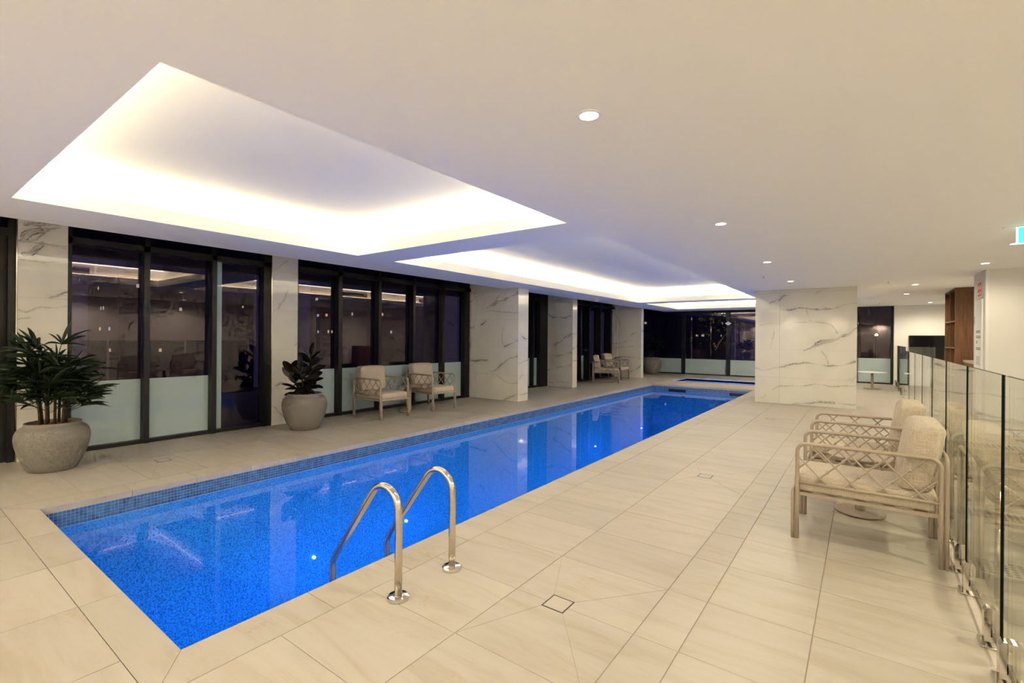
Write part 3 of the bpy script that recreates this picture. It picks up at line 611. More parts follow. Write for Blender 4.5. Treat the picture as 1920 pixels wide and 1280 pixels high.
# far end glazing (plane Y)
def window_far(n, label, x0, x1, mulls, Y, zt, frost_z):
    w = struct(empty('window_%d' % n), label)
    B('sill', M['black'], w, x0, x1, Y - 0.05, Y + 0.05, 0, 0.04)
    B('head', M['black'], w, x0, x1, Y - 0.06, Y + 0.05, zt, ROOF)
    for a, b in mulls: B('mullion', M['black'], w, a, b, Y - 0.06, Y + 0.05, 0.0, zt)
    ed = [x0] + [v for m_ in mulls for v in m_] + [x1]
    for a, b in zip(ed[0::2], ed[1::2]):
        if b - a < 0.04: continue
        B('pane', M['pane'], w, a, b, Y - 0.004, Y + 0.004, 0.04, zt)
        B('frosted_film', M['frost'], w, a + 0.002, b - 0.002, Y - 0.008, Y - 0.006, 0.041, frost_z)
    return w
window_far(6, 'wide dark end window behind the spa', -7.30, -0.95, [(-7.3, -7.22), (-5.69, -5.55), (-4.07, -3.94), (-2.45, -2.32), (-1.05, -0.95)], 18.88, 2.36, 0.59)
window_far(7, 'tall dark window behind the small round table at the far right', -0.19, 0.74, [(-0.19, -0.15), (0.67, 0.74)], 18.82, 2.40, 0.79)
dm = MB(); dm.v = [(-0.11, 0, 0), (0, 0, -0.075), (0.11, 0, 0), (0, 0, 0.075), (-0.11, 0.006, 0), (0, 0.006, -0.075), (0.11, 0.006, 0), (0, 0.006, 0.075)]
for q in ((0, 1, 2, 3), (7, 6, 5, 4), (0, 4, 5, 1), (1, 5, 6, 2), (2, 6, 7, 3), (3, 7, 4, 0)): dm.face(q)
tag(dm.build('diamond_marker', M['white'], None, loc=(-4.005, 18.805, 1.935)), 'small white diamond marker on the end window mullion', 'sign')

# dark louvred door at the far left
d1 = struct(empty('door_1'), 'dark timber door with vertical battens at the left edge')
B('door_leaf', M['dark'], d1, -7.36, -7.28, 0.12, 0.90, 0.0, 2.38)
B('door_frame', M['black'], d1, -7.40, -7.22, 0.90, 0.953, 0.0, 2.70); B('door_frame', M['black'], d1, -7.40, -7.22, 0.08, 0.12, 0.0, 2.70)
B('door_head', M['black'], d1, -7.40, -7.22, 0.12, 0.90, 2.38, 2.46)
p = MB(); pane_box(p, GX, 0.12, 0.90, 2.46, 2.70); p.build('transom_pane', M['pane'], d1)
for k in range(10): B('batten', M['dark'], d1, -7.28, -7.262, 0.135 + 0.077 * k, 0.135 + 0.077 * k + 0.05, 0.02, 2.37)
# ------------------------------------------------------------------ recessed downlights
def downlight(x, y, label, power=DOWN_W, r=0.045):
    o = empty('downlight', (x, y, ZC), label=label, cat='downlight', group='recessed ceiling downlights')
    m = MB(); m.lathe([(r + 0.014, 0.0), (r + 0.014, -0.004), (r, -0.006), (r, 0.0)], n=24, close=False); m.build('trim_ring', M['white'], o, smooth=False)
    m = MB(); m.lathe([(r, -0.003), (0.001, -0.0055)], n=24, close=False); m.build('lens', M['lamp'], o)
    if power:
        ld = bpy.data.lights.new('downlight_beam', 'SPOT'); ld.energy = power; ld.color = WARM; ld.spot_size = math.radians(170); ld.spot_blend = 0.6; ld.shadow_soft_size = 0.045
        lo = bpy.data.objects.new('downlight_beam', ld); C.objects.link(lo); lo.parent = o; lo.location = (0, 0, -0.03)
    return o
for x, y, lb, k in [(-1.055, -0.58, 'recessed downlight above the viewpoint, just out of the top of the view', 1.0),
                 (-1.055, 2.037, 'large bright recessed downlight nearest the viewer', 1.0), (-1.06, 4.65, 'second recessed downlight in the row beside the pool', 1.25),
                 (-1.065, 7.31, 'third recessed downlight in the row beside the pool', 1.6), (-1.07, 9.93, 'recessed downlight just before the marble wall block', 1.5),
                 (-1.07, 12.75, 'added recessed downlight hidden just behind the marble wall block', 1.6), (-1.07, 15.2, 'added recessed downlight hidden behind the marble wall block, beside the spa', 1.6), (-1.07, 17.6, 'added recessed downlight hidden behind the marble wall block, by the end window', 1.6),  # assumed continuation of the row, added to brighten the far end
                 (1.32, 9.013, 'recessed downlight right above the cream wall block edge', 0.7), (0.775, 11.73, 'nearer of the two small downlights past the marble wall', 2.0),
                 (0.775, 13.96, 'farther of the two small downlights past the marble wall', 2.0), (1.463, 17.37, 'lowest small downlight over the black screen', 2.0),
                 (1.317, 7.37, 'recessed downlight half hidden behind the exit sign', 0.7), (1.75, 5.7, 'added fill downlight washing the stair wall, out of view on the right', 2.4),
                 (1.75, 3.4, 'added fill downlight washing the lower stair wall, out of view', 3.0), (1.75, 1.0, 'added fill downlight washing the wall behind the fence, out of view', 3.0),  # unseen stair-side lamps, added so the right wall bounces light onto the ceiling
                 (-6.3, -2.28, 'added wall-washing fill downlight by the dark door, out of view', 3.1), (-4.5, -2.28, 'added wall-washing fill downlight behind the near end of the pool, left of two', 3.1),  # unseen row added at the back wall; its bounce lifts ceiling and pillars
                 (-2.7, -2.28, 'added wall-washing fill downlight behind the near end of the pool, right of two', 3.1), (-0.9, -2.28, 'added wall-washing fill downlight behind the viewpoint', 3.1),
                 (0.9, -2.28, 'added wall-washing fill downlight in the corner behind the viewpoint', 3.1)]:
    downlight(x, y, lb, DOWN_W * k)
def sprinkler(x, y, lb):
    o = empty('sprinkler_head', (x, y, ZC), label=lb, cat='sprinkler', group='ceiling sprinkler heads')
    MB().lathe([(0.03, 0), (0.03, -0.004), (0.012, -0.006)], n=16).build('escutcheon', M['white'], o)
    MB().lathe([(0.008, -0.005), (0.008, -0.03), (0.016, -0.031), (0.016, -0.034)], n=10).build('deflector', M['chrome'], o)
sprinkler(-1.35, 8.9, 'small sprinkler head left of the marble wall downlight')
sprinkler(0.35, 10.9, 'small sprinkler head past the right end of the marble wall')
sprinkler(0.35, 16.9, 'tiny sprinkler head before the far right window')

# ------------------------------------------------------------------ exit sign
ex = empty('exit_sign', (1.16, 6.29, ZC), label='glowing green running-man exit sign hung from the ceiling at the right edge', cat='exit sign')
B('mounting_plate', M['white'], ex, -0.12, 0.36, -0.03, 0.03, -0.008, 0.0)
B('blade_edge', M['exitwhite'], ex, -0.035, 0.345, -0.006, 0.006, -0.165, -0.008)
B('green_face', M['exitgreen'], ex, -0.022, 0.332, -0.0075, -0.006, -0.155, -0.012)
rm = MB()
rm.tube([(0.05, -0.008, -0.135), (0.085, -0.008, -0.115), (0.10, -0.008, -0.085)], 0.009, 6); rm.tube([(0.10, -0.008, -0.085), (0.125, -0.008, -0.11), (0.12, -0.008, -0.145)], 0.009, 6)
rm.tube([(0.10, -0.008, -0.085), (0.11, -0.008, -0.05)], 0.012, 6); rm.tube([(0.11, -0.008, -0.055), (0.08, -0.008, -0.07), (0.065, -0.008, -0.06)], 0.007, 6); rm.tube([(0.11, -0.008, -0.055), (0.14, -0.008, -0.07)], 0.007, 6)
rm.tube([(0.12, -0.009, -0.035), (0.12, -0.007, -0.035)], 0.013, 12)
rm.build('running_figure', M['exitwhite'], ex)
B('door_symbol', M['exitwhite'], ex, 0.19, 0.26, -0.0085, -0.0075, -0.15, -0.02)

# ------------------------------------------------------------------ joinery at the right
sh = empty('shelf_unit', (1.455, 12.83, 0), label='tall walnut cubby shelf unit against the right wall', cat='shelf')
H = ZC - 0.004; D = 0.42; L_ = 1.46
B('side_panel', M['walnut'], sh, 0, D, 0, 0.03, 0, H); B('side_panel', M['walnut'], sh, 0, D, L_ - 0.03, L_, 0, H)
B('back_panel', M['walnut'], sh, D - 0.015, D, 0.03, L_ - 0.03, 0, H); B('top_panel', M['walnut'], sh, 0, D, 0.03, L_ - 0.03, H - 0.03, H)
B('divider', M['walnut'], sh, 0.004, D - 0.015, 0.70, 0.725, 0, H - 0.03)
for z in (0.08, 0.66, 1.22, 1.762):
    for a, b in ((0.03, 0.70), (0.725, L_ - 0.03)): B('shelf', M['walnut'], sh, 0.002, D - 0.015, a, b, z - 0.025, z)
ct = empty('bench_counter', (1.58, 11.7, 0), label='low walnut counter beside the cubby shelf unit', cat='counter')
B('body', M['walnut'], ct, 0, 0.40, 0, 1.12, 0, 0.94); B('top', M['taupe'], ct, -0.01, 0.405, -0.01, 1.12, 0.94, 0.98)
struct(B('wall_side', M['wallpaint'], None, 2.0, 2.62, 10.72, 14.45, 0, ZC), 'white wall behind the walnut shelving')
sc_ = empty('wall_screen', (1.49, 18.5, 1.02), label='black glossy screen panel on the far cream wall', cat='screen')
B('bezel', M['black'], sc_, -0.405, 0.42, -0.05, -0.002, -0.48, 0.485); B('glass', M['screen'], sc_, -0.39, 0.405, -0.054, -0.05, -0.465, 0.47)
# hose cabinet in the return of the wall block
hc = empty('hose_cabinet', (1.45, 10.21, 0), label='white fire hose cupboard door with printed notices', cat='cabinet')
B('panel', M['greypanel'], hc, -0.010, -0.001, -0.40, 0.49, 0.02, ZC - 0.002)
B('door', M['white'], hc, -0.026, -0.010, -0.25, 0.27, 0.30, 1.985)
B('hinge', M['chrome'], hc, -0.034, -0.026, 0.255, 0.285, 1.62, 1.74); B('hinge', M['chrome'], hc, -0.034, -0.026, 0.255, 0.285, 0.84, 0.92)
for z, n_ in ((1.50, 3), (1.42, 3), (1.34, 1), (1.24, 3)):
    for k in range(n_):
        for r in range(2): B('notice_line', M['ink'], hc, -0.0275, -0.026, 0.16 - 0.12 * k - (0.09), 0.16 - 0.12 * k, z - 0.022 * r, z - 0.022 * r + 0.012)
B('notice_box', M['greypanel'], hc, -0.0275, -0.026, -0.15, 0.18, 0.98, 1.12)
fs = empty('fire_sign', (1.438, 10.19, 2.145), label='red and white fire equipment sign above the hose cupboard', cat='sign')
B('plate', M['white'], fs, -0.005, 0, -0.15, 0.15, -0.12, 0.12)
for y in (-0.075, 0.075):
    B('red_field', M['red'], fs, -0.0065, -0.005, y - 0.062, y + 0.062, -0.105, 0.11)
    MB().tube([(-0.0075, y, 0.03), (-0.0065, y, 0.03)], 0.035, 16).build('symbol', M['white'], fs)
    B('symbol', M['white'], fs, -0.0075, -0.0065, y - 0.035, y + 0.035, -0.075, -0.045)

# ------------------------------------------------------------------ stair beyond the fence
st = empty('stair', (0, 0, 0), label='cream tiled stair going down behind the glass fence', cat='stairs')
SX = (0.56, 2.615)
for k in range(1, 5): B('step', M['tile'], st, *SX, 8.25 - 0.28 * k, 8.25 - 0.28 * (k - 1) + 0.0, -1.2, -0.11 * k)
B('landing', M['tile'], st, *SX, 5.15, 7.13, -1.2, -0.4401)
for k in range(1, 5): B('step', M['tile'], st, *SX, 5.15 - 0.28 * k, 5.15 - 0.28 * (k - 1), -1.3, -0.44 - 0.11 * k)
B('lower_floor', M['tile'], st, *SX, 1.0, 4.03, -1.3, -0.881)
for k in range(0, 4):
    B('nosing', M['tactile'], st, SX[0] + 0.02, SX[1], 8.25 - 0.28 * k, 8.26 - 0.28 * k, -0.11 * k, -0.11 * k + 0.001)
def tactile(y0, z, lb):
    m = MB()
    for i in range(34):
        for j in range(6):
            m.lathe([(0.017, z), (0.012, z + 0.005)], 0.66 + 0.05 * i, y0 + 0.05 * j, n=7)
    tag(m.build('tactile_studs', M['tactile']), lb, 'tactile paving', kind='stuff')
tactile(8.50, 0.0, 'dark tactile stud band at the head of the stair'); tactile(6.78, -0.44, 'dark tactile stud band at the foot of the upper steps'); tactile(5.20, -0.44, 'dark tactile stud band before the lower steps')
hr = empty('handrail', (0.66, 4.0, -0.6), label='steel handrail on a post behind the glass fence', cat='handrail')
MB().tube([(0, 0.75, 1.12), (0, 0.1, 1.08), (0, -0.75, 1.15)], 0.022, 10).build('rail', M['steel'], hr, smooth=True)
MB().tube([(0, 0.05, 0.0), (0, 0.05, 1.07)], 0.018, 10).build('post', M['steel'], hr, smooth=True)

# ------------------------------------------------------------------ glass fence
def spigot(parent, y, x=0.0):   # two clamp jaws on a square plate
    b = MB().box(x - 0.044, x + 0.044, y - 0.05, y + 0.05, 0.0, 0.012).build('base_plate', M['chrome'], parent, bevel=0.003)
    s = MB()
    for sg in (-1, 1):
        prof = [(0.008, 0.012), (0.030, 0.012), (0.030, 0.15), (0.020, 0.168), (0.008, 0.168)]
        i = len(s.v); n = len(prof)
        for yy_ in (-0.024, 0.024): s.v += [(x + sg * a, y + yy_, z) for a, z in prof]
        s.face([i + k for k in range(n)][::sg]); s.face([i + n + k for k in range(n)][::-sg])
        for k in range(n): s.face([i + k, i + n + k, i + n + (k + 1) % n, i + (k + 1) % n][::sg])
    s.box(x - 0.0294, x + 0.0294, y - 0.0234, y + 0.0234, 0.0121, 0.045)
    o = s.build('spigot', M['chrome'], parent); b.parent = o
def fence_panel(loc, w, label, rz=0.0, sp=(0.18, 0.115), z1=1.21, group='glass fence panels along the stair'):
    o = empty('glass_fence_panel', loc, rz, label=label, cat='fence panel', group=group)
    m = MB(); y0, y1, t_ = 0.002, w - 0.002, 0.006
    m.quad((-t_, y1, 0.05), (-t_, y0, 0.05), (-t_, y0, z1), (-t_, y1, z1)); m.quad((t_, y0, 0.05), (t_, y1, 0.05), (t_, y1, z1), (t_, y0, z1))
    m.quad((t_, y1, 0.05), (-t_, y1, 0.05), (-t_, y1, z1), (t_, y1, z1))
    m.cur = 1
    m.quad((-t_, y0, 0.05), (t_, y0, 0.05), (t_, y0, z1), (-t_, y0, z1))
    m.quad((-t_, y0, z1), (t_, y0, z1), (t_, y1, z1), (-t_, y1, z1)); m.quad((-t_, y1, 0.05), (t_, y1, 0.05), (t_, y0, 0.05), (-t_, y0, 0.05))
    m.build('glass_pane', [M['paneclear'], M['glassedge']], o)
    spigot(o, sp[0]); spigot(o, w - sp[1])
    return o
ORD = ['first', 'second', 'third', 'fourth', 'fifth', 'sixth', 'seventh', 'eighth', 'ninth']
for k in range(8):
    y = 1.96 + 0.84 * k
    lb = ['frameless glass fence panel nearest the viewer, at the right frame edge', 'second glass fence panel from the viewer, beside the nearer armchair', 'third glass fence panel from the viewer, behind the nearer armchair',
          'fourth glass fence panel from the viewer, behind the farther armchair', 'fifth glass fence panel from the viewer, just past the armchairs', 'sixth glass fence panel from the viewer',
          'seventh glass fence panel from the viewer', 'last panel of the long near run of glass fence'][k]
    fence_panel((FENCE_X, y, 0), 0.785, lb, sp=(0.18, 0.06))
for k in range(4):
    fence_panel((0.785, 14.40 + 1.02 * k, 0), 1.02, ['nearest panel of the short far glass fence', 'second panel of the short far glass fence', 'third panel of the short far glass fence', 'last panel of the short far glass fence at the end wall'][k], z1=1.205, group='glass fence panels at the far end')
fence_panel((0.80, 14.40, 0), 0.66, 'cross panel of glass fence between the far run and the shelf unit', rz=-PI / 2, z1=1.205, group='glass fence panels at the far end')
# ------------------------------------------------------------------ pool grab rails
def grab_rail(y, label):
    o = empty('grab_rail', (-1.925, y, 0), label=label, cat='handrail', group='pool grab rails')
    pts = [(0, 0, 0.0), (0, 0, 0.20), (0, 0, 0.40)]
    # top bend: tangent from vertical round to the sloping run (slope direction about 127 deg)
    R_ = 0.115; cx, cz = -R_, 0.445
    for k in range(1, 13):
        a = math.radians(0 + 142 * k / 12); pts.append((cx + R_ * math.cos(a), 0, cz + R_ * math.sin(a)))
    e = Vector(pts[-1]); dr = Vector((-math.sin(math.radians(142)), 0, math.cos(math.radians(142))))
    xe = -0.565; L1 = (xe + 0.03 - e.x) / dr.x
    pts.append(tuple(e + dr * L1)); f_ = e + dr * L1
    pts += [(f_.x - 0.018, 0, f_.z - 0.028), (xe - 0.012, 0, f_.z - 0.065), (xe - 0.014, 0, f_.z - 0.11), (xe - 0.014, 0, -0.95)]
    MB().tube(pts, 0.0195, 16).build('rail', M['steel'], o, smooth=True)
    m = MB(); m.lathe([(0.056, 0.0), (0.057, 0.008), (0.056, 0.016), (0.050, 0.021), (0.030, 0.023), (0.019, 0.0235)], n=32, close=False)
    m.build('flange', M['chrome'], o)
grab_rail(1.643, 'nearer curved stainless grab rail at the pool edge')
grab_rail(2.042, 'farther curved stainless grab rail at the pool edge')

# ------------------------------------------------------------------ floor drains
def drain(x, y, label, cuts=None, s=0.062):
    o = empty('floor_drain', (x, y, 0), label=label, cat='floor drain', group='square tile-insert floor drains')
    m = MB()
    for a, b, c_, d in ((-s, s, -s, -s + 0.006), (-s, s, s - 0.006, s), (-s, -s + 0.006, -s + 0.006, s - 0.006), (s - 0.006, s, -s + 0.006, s - 0.006)): m.box(a, b, c_, d, 0.0, 0.0014)
    m.build('frame', M['ink'], o)
    B('tile_insert', M['tile'], o, -s + 0.006, s - 0.006, -s + 0.006, s - 0.006, 0.0, 0.001)
    for (ax, ay), (bx, by) in (cuts or []):
        d = Vector((bx - ax, by - ay, 0)).normalized(); nrm = Vector((-d.y, d.x, 0)) * 0.0011
        m = MB(); m.prism([(ax - x - nrm.x, ay - y - nrm.y), (bx - x - nrm.x, by - y - nrm.y), (bx - x + nrm.x, by - y + nrm.y), (ax - x + nrm.x, ay - y + nrm.y)], 0.0, 0.0006)
        m.build('cut_joint', M['grout'], o)
    return o
def cuts_for(x, y, x0, x1, y0, y1, s=0.062): return [((x0, y0), (x - s, y - s)), ((x1, y0), (x + s, y - s)), ((x1, y1), (x + s, y + s)), ((x0, y1), (x - s, y + s))]
drain(-1.243, 2.102, 'square floor drain nearest the viewer, right of the grab rails', cuts_for(-1.243, 2.102, -1.497, -0.84, 1.61, 2.578))
drain(-1.25, 4.93, 'square floor drain midway along the deck, left of the armchairs', cuts_for(-1.25, 4.93, -1.497, -0.84, 4.514, 5.482))
drain(-1.272, 9.165, 'small square floor drain before the marble wall block')
drain(-6.086, 1.93, 'square floor drain on the window side deck near the first pot', cuts_for(-6.086, 1.93, -6.335, -5.37, 1.61, 2.094))

# ------------------------------------------------------------------ armchair
def rounded_block(x0, x1, y0, y1, z0, z1, crown=0.0, shear=0.0, n=7, rad=0.035):
    """soft cushion: box with rounded edges and slightly crowned faces"""
    m = MB(); cx, cy, cz = (x0 + x1) / 2, (y0 + y1) / 2, (z0 + z1) / 2; hx, hy, hz = (x1 - x0) / 2, (y1 - y0) / 2, (z1 - z0) / 2
    idx = {}
    def ticks(h):
        inner = h - rad
        return [-h, -h + rad * 0.12, -h + rad * 0.45, -inner] + [inner * t_ for t_ in (-0.5, 0, 0.5)] + [inner, h - rad * 0.45, h - rad * 0.12, h]
    tx, ty, tz = ticks(hx), ticks(hy), ticks(hz); N_ = len(tx)
    def pt(i, j, k):
        if (i, j, k) in idx: return idx[(i, j, k)]
        p = Vector((tx[i], ty[j], tz[k])); q = Vector((max(-hx + rad, min(hx - rad, p.x)), max(-hy + rad, min(hy - rad, p.y)), max(-hz + rad, min(hz - rad, p.z))))
        d = p - q
        if d.length > 1e-9: d = d.normalized() * rad
        r = q + d
        fx, fy, fz = 1 - (p.x / hx) ** 2, 1 - (p.y / hy) ** 2, 1 - (p.z / hz) ** 2
        r.z += crown * fx * fy * (1 if p.z > 0 else 0.3 * -1) * (1 if abs(p.z) > hz - rad else 0)
        r.x += crown * 0.8 * fy * fz * (1 if p.x > 0 else -1) * (1 if abs(p.x) > hx - rad else 0)
        r.x -= shear * (r.z + hz)
        idx[(i, j, k)] = len(m.v); m.v.append((cx + r.x, cy + r.y, cz + r.z)); return idx[(i, j, k)]
    e = N_ - 1
    for a in range(e):
        for b in range(e):
            m.face((pt(a, b, 0), pt(a, b + 1, 0), pt(a + 1, b + 1, 0), pt(a + 1, b, 0))); m.face((pt(a, b, e), pt(a + 1, b, e), pt(a + 1, b + 1, e), pt(a, b + 1, e)))
            m.face((pt(a, 0, b), pt(a + 1, 0, b), pt(a + 1, 0, b + 1), pt(a, 0, b + 1))); m.face((pt(a, e, b), pt(a, e, b + 1), pt(a + 1, e, b + 1), pt(a + 1, e, b)))
            m.face((pt(0, a, b), pt(0, a, b + 1), pt(0, a + 1, b + 1), pt(0, a + 1, b))); m.face((pt(e, a, b), pt(e, a + 1, b), pt(e, a + 1, b + 1), pt(e, a, b + 1)))
    return m
def flat_tube(m, pts, ra, rb, side):
    """tube with an oval section: ra along the side vector, rb across"""
    pts = [Vector(p) for p in pts]; n = 12; i0 = len(m.v); s = Vector(side)
    for k, p in enumerate(pts):
        t_ = (pts[min(k + 1, len(pts) - 1)] - pts[max(k - 1, 0)]).normalized(); w_ = t_.cross(s).normalized()
        for j in range(n):
            a = 2 * PI * j / n; m.v.append(tuple(p + s * math.cos(a) * ra + w_ * math.sin(a) * rb))
    for k in range(len(pts) - 1):
        for j in range(n):
            a = i0 + k * n + j; b = i0 + k * n + (j + 1) % n; m.face((a, b, b + n, a + n))
    m.face([i0 + j for j in reversed(range(n))]); m.face([i0 + (len(pts) - 1) * n + j for j in range(n)])
def u_path(a, b, top, r=0.055, axis='x', fixed=0.0, z0=0.0):
    pts = [(a, z0), (a, z0 + (top - r - z0) * 0.5)]
    sg = 1 if b > a else -1
    for k in range(9):
        t_ = PI - (PI / 2) * k / 8; pts.append((a + sg * r + sg * r * math.cos(t_), top - r + r * math.sin(t_)))
    for k in range(9):
        t_ = PI / 2 - (PI / 2) * k / 8; pts.append((b - sg * r + sg * r * math.cos(t_), top - r + r * math.sin(t_)))
    pts += [(b, z0 + (top - r - z0) * 0.5), (b, z0)]
    return [(u, fixed, z) for u, z in pts] if axis == 'x' else [(fixed, u, z) for u, z in pts]
HX, HY = 0.368, 0.278; ARM = 0.647
def make_chair():
    root = empty('lounge_armchair', (0, 0, 0))
    for sg in (-1, 1):
        m = MB(); flat_tube(m, u_path(HX, -HX, ARM, axis='x', fixed=sg * HY), 0.017, 0.0125, (0, 1, 0)); m.build('arm_frame', M['taupe'], root, smooth=True)
        m = MB(); flat_tube(m, [(HX, sg * HY, 0.385), (-HX, sg * HY, 0.385)], 0.012, 0.011, (0, 1, 0)); m.build('lower_rail', M['taupe'], root, smooth=True)
        m = MB(); z0, z1 = 0.385, ARM - 0.004; p_ = 0.168; run = 1.5 * p_
        for i in range(-2, 7):
            for dr in (-1, 1):
                xa = -HX + 0.02 + i * p_ + (0.04 if dr > 0 else 0.04 + run); xb = xa + dr * run
                # clip between the legs
                def zt(x): return z1 + (z0 - z1) * (x - xa) / (xb - xa)
                lo_, hi = sorted((xa, xb)); a = max(lo_, -HX + 0.005); b = min(hi, HX - 0.005)
                if b - a < 0.03: continue
                m.tube([(a, sg * HY, zt(a)), (b, sg * HY, zt(b))], 0.0058, 6)
        for i in range(-2, 7):      # thickened crossings
            for fr in (1 / 3, 2 / 3):
                x = -HX + 0.06 + i * p_ + run * fr; z = z1 + (z0 - z1) * fr
                if abs(x) < HX - 0.02: m.lathe([(0.003, z - 0.011), (0.011, z), (0.003, z + 0.011)], x, sg * HY, n=6)
        m.build('lattice_panel', M['taupe'], root)
    m = MB(); flat_tube(m, u_path(-HY, HY, 0.313, r=0.035, axis='y', fixed=HX + 0.026), 0.0115, 0.017, (1, 0, 0)); m.build('front_frame', M['taupe'], root, smooth=True)
    m = MB(); flat_tube(m, u_path(-HY, HY, ARM + 0.004, r=0.06, axis='y', fixed=-HX - 0.026), 0.0115, 0.017, (1, 0, 0)); m.build('rear_frame', M['taupe'], root, smooth=True)
    m = MB(); m.box(-HX, HX, -HY, -HY + 0.025, 0.295, 0.315); m.box(-HX, HX, HY - 0.025, HY, 0.295, 0.315)
    for k in range(5): m.box(-HX + 0.06 + 0.15 * k, -HX + 0.12 + 0.15 * k, -HY + 0.025, HY - 0.025, 0.300, 0.312)
    m.build('seat_base', M['taupe'], root)
    m = rounded_block(-0.355, 0.388, -0.258, 0.258, 0.314, 0.425, crown=0.012, rad=0.03); m.build('seat_cushion', M['fabric'], root, smooth=True)
    m = rounded_block(-0.335, -0.165, -0.252, 0.252, 0.425, 0.835, crown=0.014, shear=0.16, rad=0.042); m.build('back_cushion', M['fabric'], root, smooth=True)
    return root
proto = make_chair()
CH = [(0.008, 4.068, PI, 'nearer beige lattice armchair in front of the glass fence', 'armchairs by the glass fence'),
      (0.008, 5.195, PI, 'farther beige lattice armchair in front of the glass fence, behind the nearer one', 'armchairs by the glass fence'),
      (-6.655, 5.275, -0.045, 'left one of the two beige armchairs by the window, next to the dark-leaved plant', 'armchairs by the long window'),
      (-6.72, 6.50, -0.05, 'right one of the two beige armchairs by the window, next to the marble pillar', 'armchairs by the long window'),
      (-6.39, 13.58, 0.42, 'distant beige armchair turned sideways, left one of the far pair', 'armchairs by the glazed doors'),
      (-6.70, 14.90, -0.06, 'distant beige armchair facing the pool, right one of the far pair', 'armchairs by the glazed doors')]
for i, (x, y, a, lb, gp) in enumerate(CH):
    o = proto if i == 0 else copy_tree(proto)
    o.location = (x, y, 0); o.rotation_euler = (0, 0, a); tag(o, lb, 'armchair', gp)

# ------------------------------------------------------------------ small round tables
def round_table(x, y, r, h, rb, label, mat='taupe'):
    o = empty('side_table', (x, y, 0), label=label, cat='table', group='small round side tables')
    MB().lathe([(0.02, 0.006), (rb - 0.004, 0.006), (rb, 0.010), (rb, 0.018), (rb - 0.01, 0.022), (0.03, 0.024)], n=40).build('base', M['taupe'], o)
    for k in range(3):
        a = 2.1 * k; MB().lathe([(0.012, 0.0), (0.012, 0.007)], 0.8 * rb * math.cos(a), 0.8 * rb * math.sin(a), n=10).build('glide', M['ink'], o)
    MB().lathe([(0.034, 0.022), (0.034, h - 0.012)], n=24).build('column', M['taupe'], o, smooth=False)
    MB().lathe([(0.06, h - 0.016), (r - 0.012, h - 0.014), (r, h - 0.008), (r, h - 0.002), (r - 0.004, h)], n=48).build('table_top', M[mat], o)
round_table(-0.015, 4.64, 0.21, 0.45, 0.165, 'low round beige table between the two armchairs at the fence')
round_table(-6.63, 5.885, 0.215, 0.47, 0.15, 'low round beige table between the two window armchairs')
round_table(0.20, 16.68, 0.33, 0.47, 0.20, 'pale round pedestal table before the far right window', 'white')

# ------------------------------------------------------------------ pots and plants
def pot(o, R, H_):
    prof = [(0.60, 0.0), (0.64, 0.012), (0.76, 0.15), (0.90, 0.36), (0.98, 0.56), (1.0, 0.68), (0.985, 0.78), (0.93, 0.86), (0.84, 0.91), (0.765, 0.94), (0.745, 0.97), (0.755, 1.0), (0.735, 1.005), (0.70, 0.99), (0.69, 0.93)]
    MB().lathe([(r * R, z * H_) for r, z in prof], n=56).build('pot', M['pot'], o, smooth=True)
    m = MB(); rr = random.Random(5); n_ = 26; rings = [0.69, 0.5, 0.3, 0.12]
    m.v.append((0, 0, H_ * 0.965)); 
    for q in rings:
        for j in range(n_): a = 2 * PI * j / n_; m.v.append((q * R * math.cos(a), q * R * math.sin(a), H_ * (0.94 + 0.02 * (1 - q)) + rr.uniform(-0.006, 0.008)))
    for k in range(3):
        for j in range(n_): m.face((1 + k * n_ + j, 1 + k * n_ + (j + 1) % n_, 1 + (k + 1) * n_ + (j + 1) % n_, 1 + (k + 1) * n_ + j))
    for j in range(n_): m.face((1 + 3 * n_ + j, 1 + 3 * n_ + (j + 1) % n_, 0))
    for k in range(160):      # coir fibres
        a = rr.uniform(0, 6.28); q = R * 0.66 * math.sqrt(rr.random()); b = rr.uniform(0, 6.28); l_ = rr.uniform(0.015, 0.04)
        p0 = Vector((q * math.cos(a), q * math.sin(a), H_ * 0.95)); p1 = p0 + Vector((math.cos(b) * l_, math.sin(b) * l_, rr.uniform(0.0, 0.02)))
        m.tube([p0, p1], 0.002, 3, cap=False)
    m.build('mulch', M['bark'], o)
def blade(m, base, d, up, L_, W_, droop, seg=5, fold=0.25, tip=0.0):
    """leaf blade with a folded midrib, drooping towards its tip"""
    base = Vector(base); d = Vector(d).normalized(); side = d.cross(Vector(up)); side = side.normalized() if side.length > 1e-4 else Vector((1, 0, 0))
    p = base.copy(); i0 = len(m.v); dd = d.copy()
    for k in range(seg + 1):
        t_ = k / seg; w_ = W_ * (math.sin(PI * min(1, (t_ * 0.92 + 0.06))) ** 0.7) * (1 - 0.3 * t_) if tip == 0 else W_ * max(0.04, math.sin(PI * (0.06 + 0.94 * t_)) ** 0.6)
        nrm = side.cross(dd).normalized()
        m.v += [tuple(p - side * w_ / 2 + nrm * fold * w_ / 2), tuple(p), tuple(p + side * w_ / 2 + nrm * fold * w_ / 2)]
        p = p + dd * (L_ / seg); dd = (dd + Vector((0, 0, -droop / seg))).normalized()
    for k in range(seg):
        a = i0 + 3 * k; m.face((a, a + 1, a + 4, a + 3)); m.face((a + 1, a + 2, a + 5, a + 4))
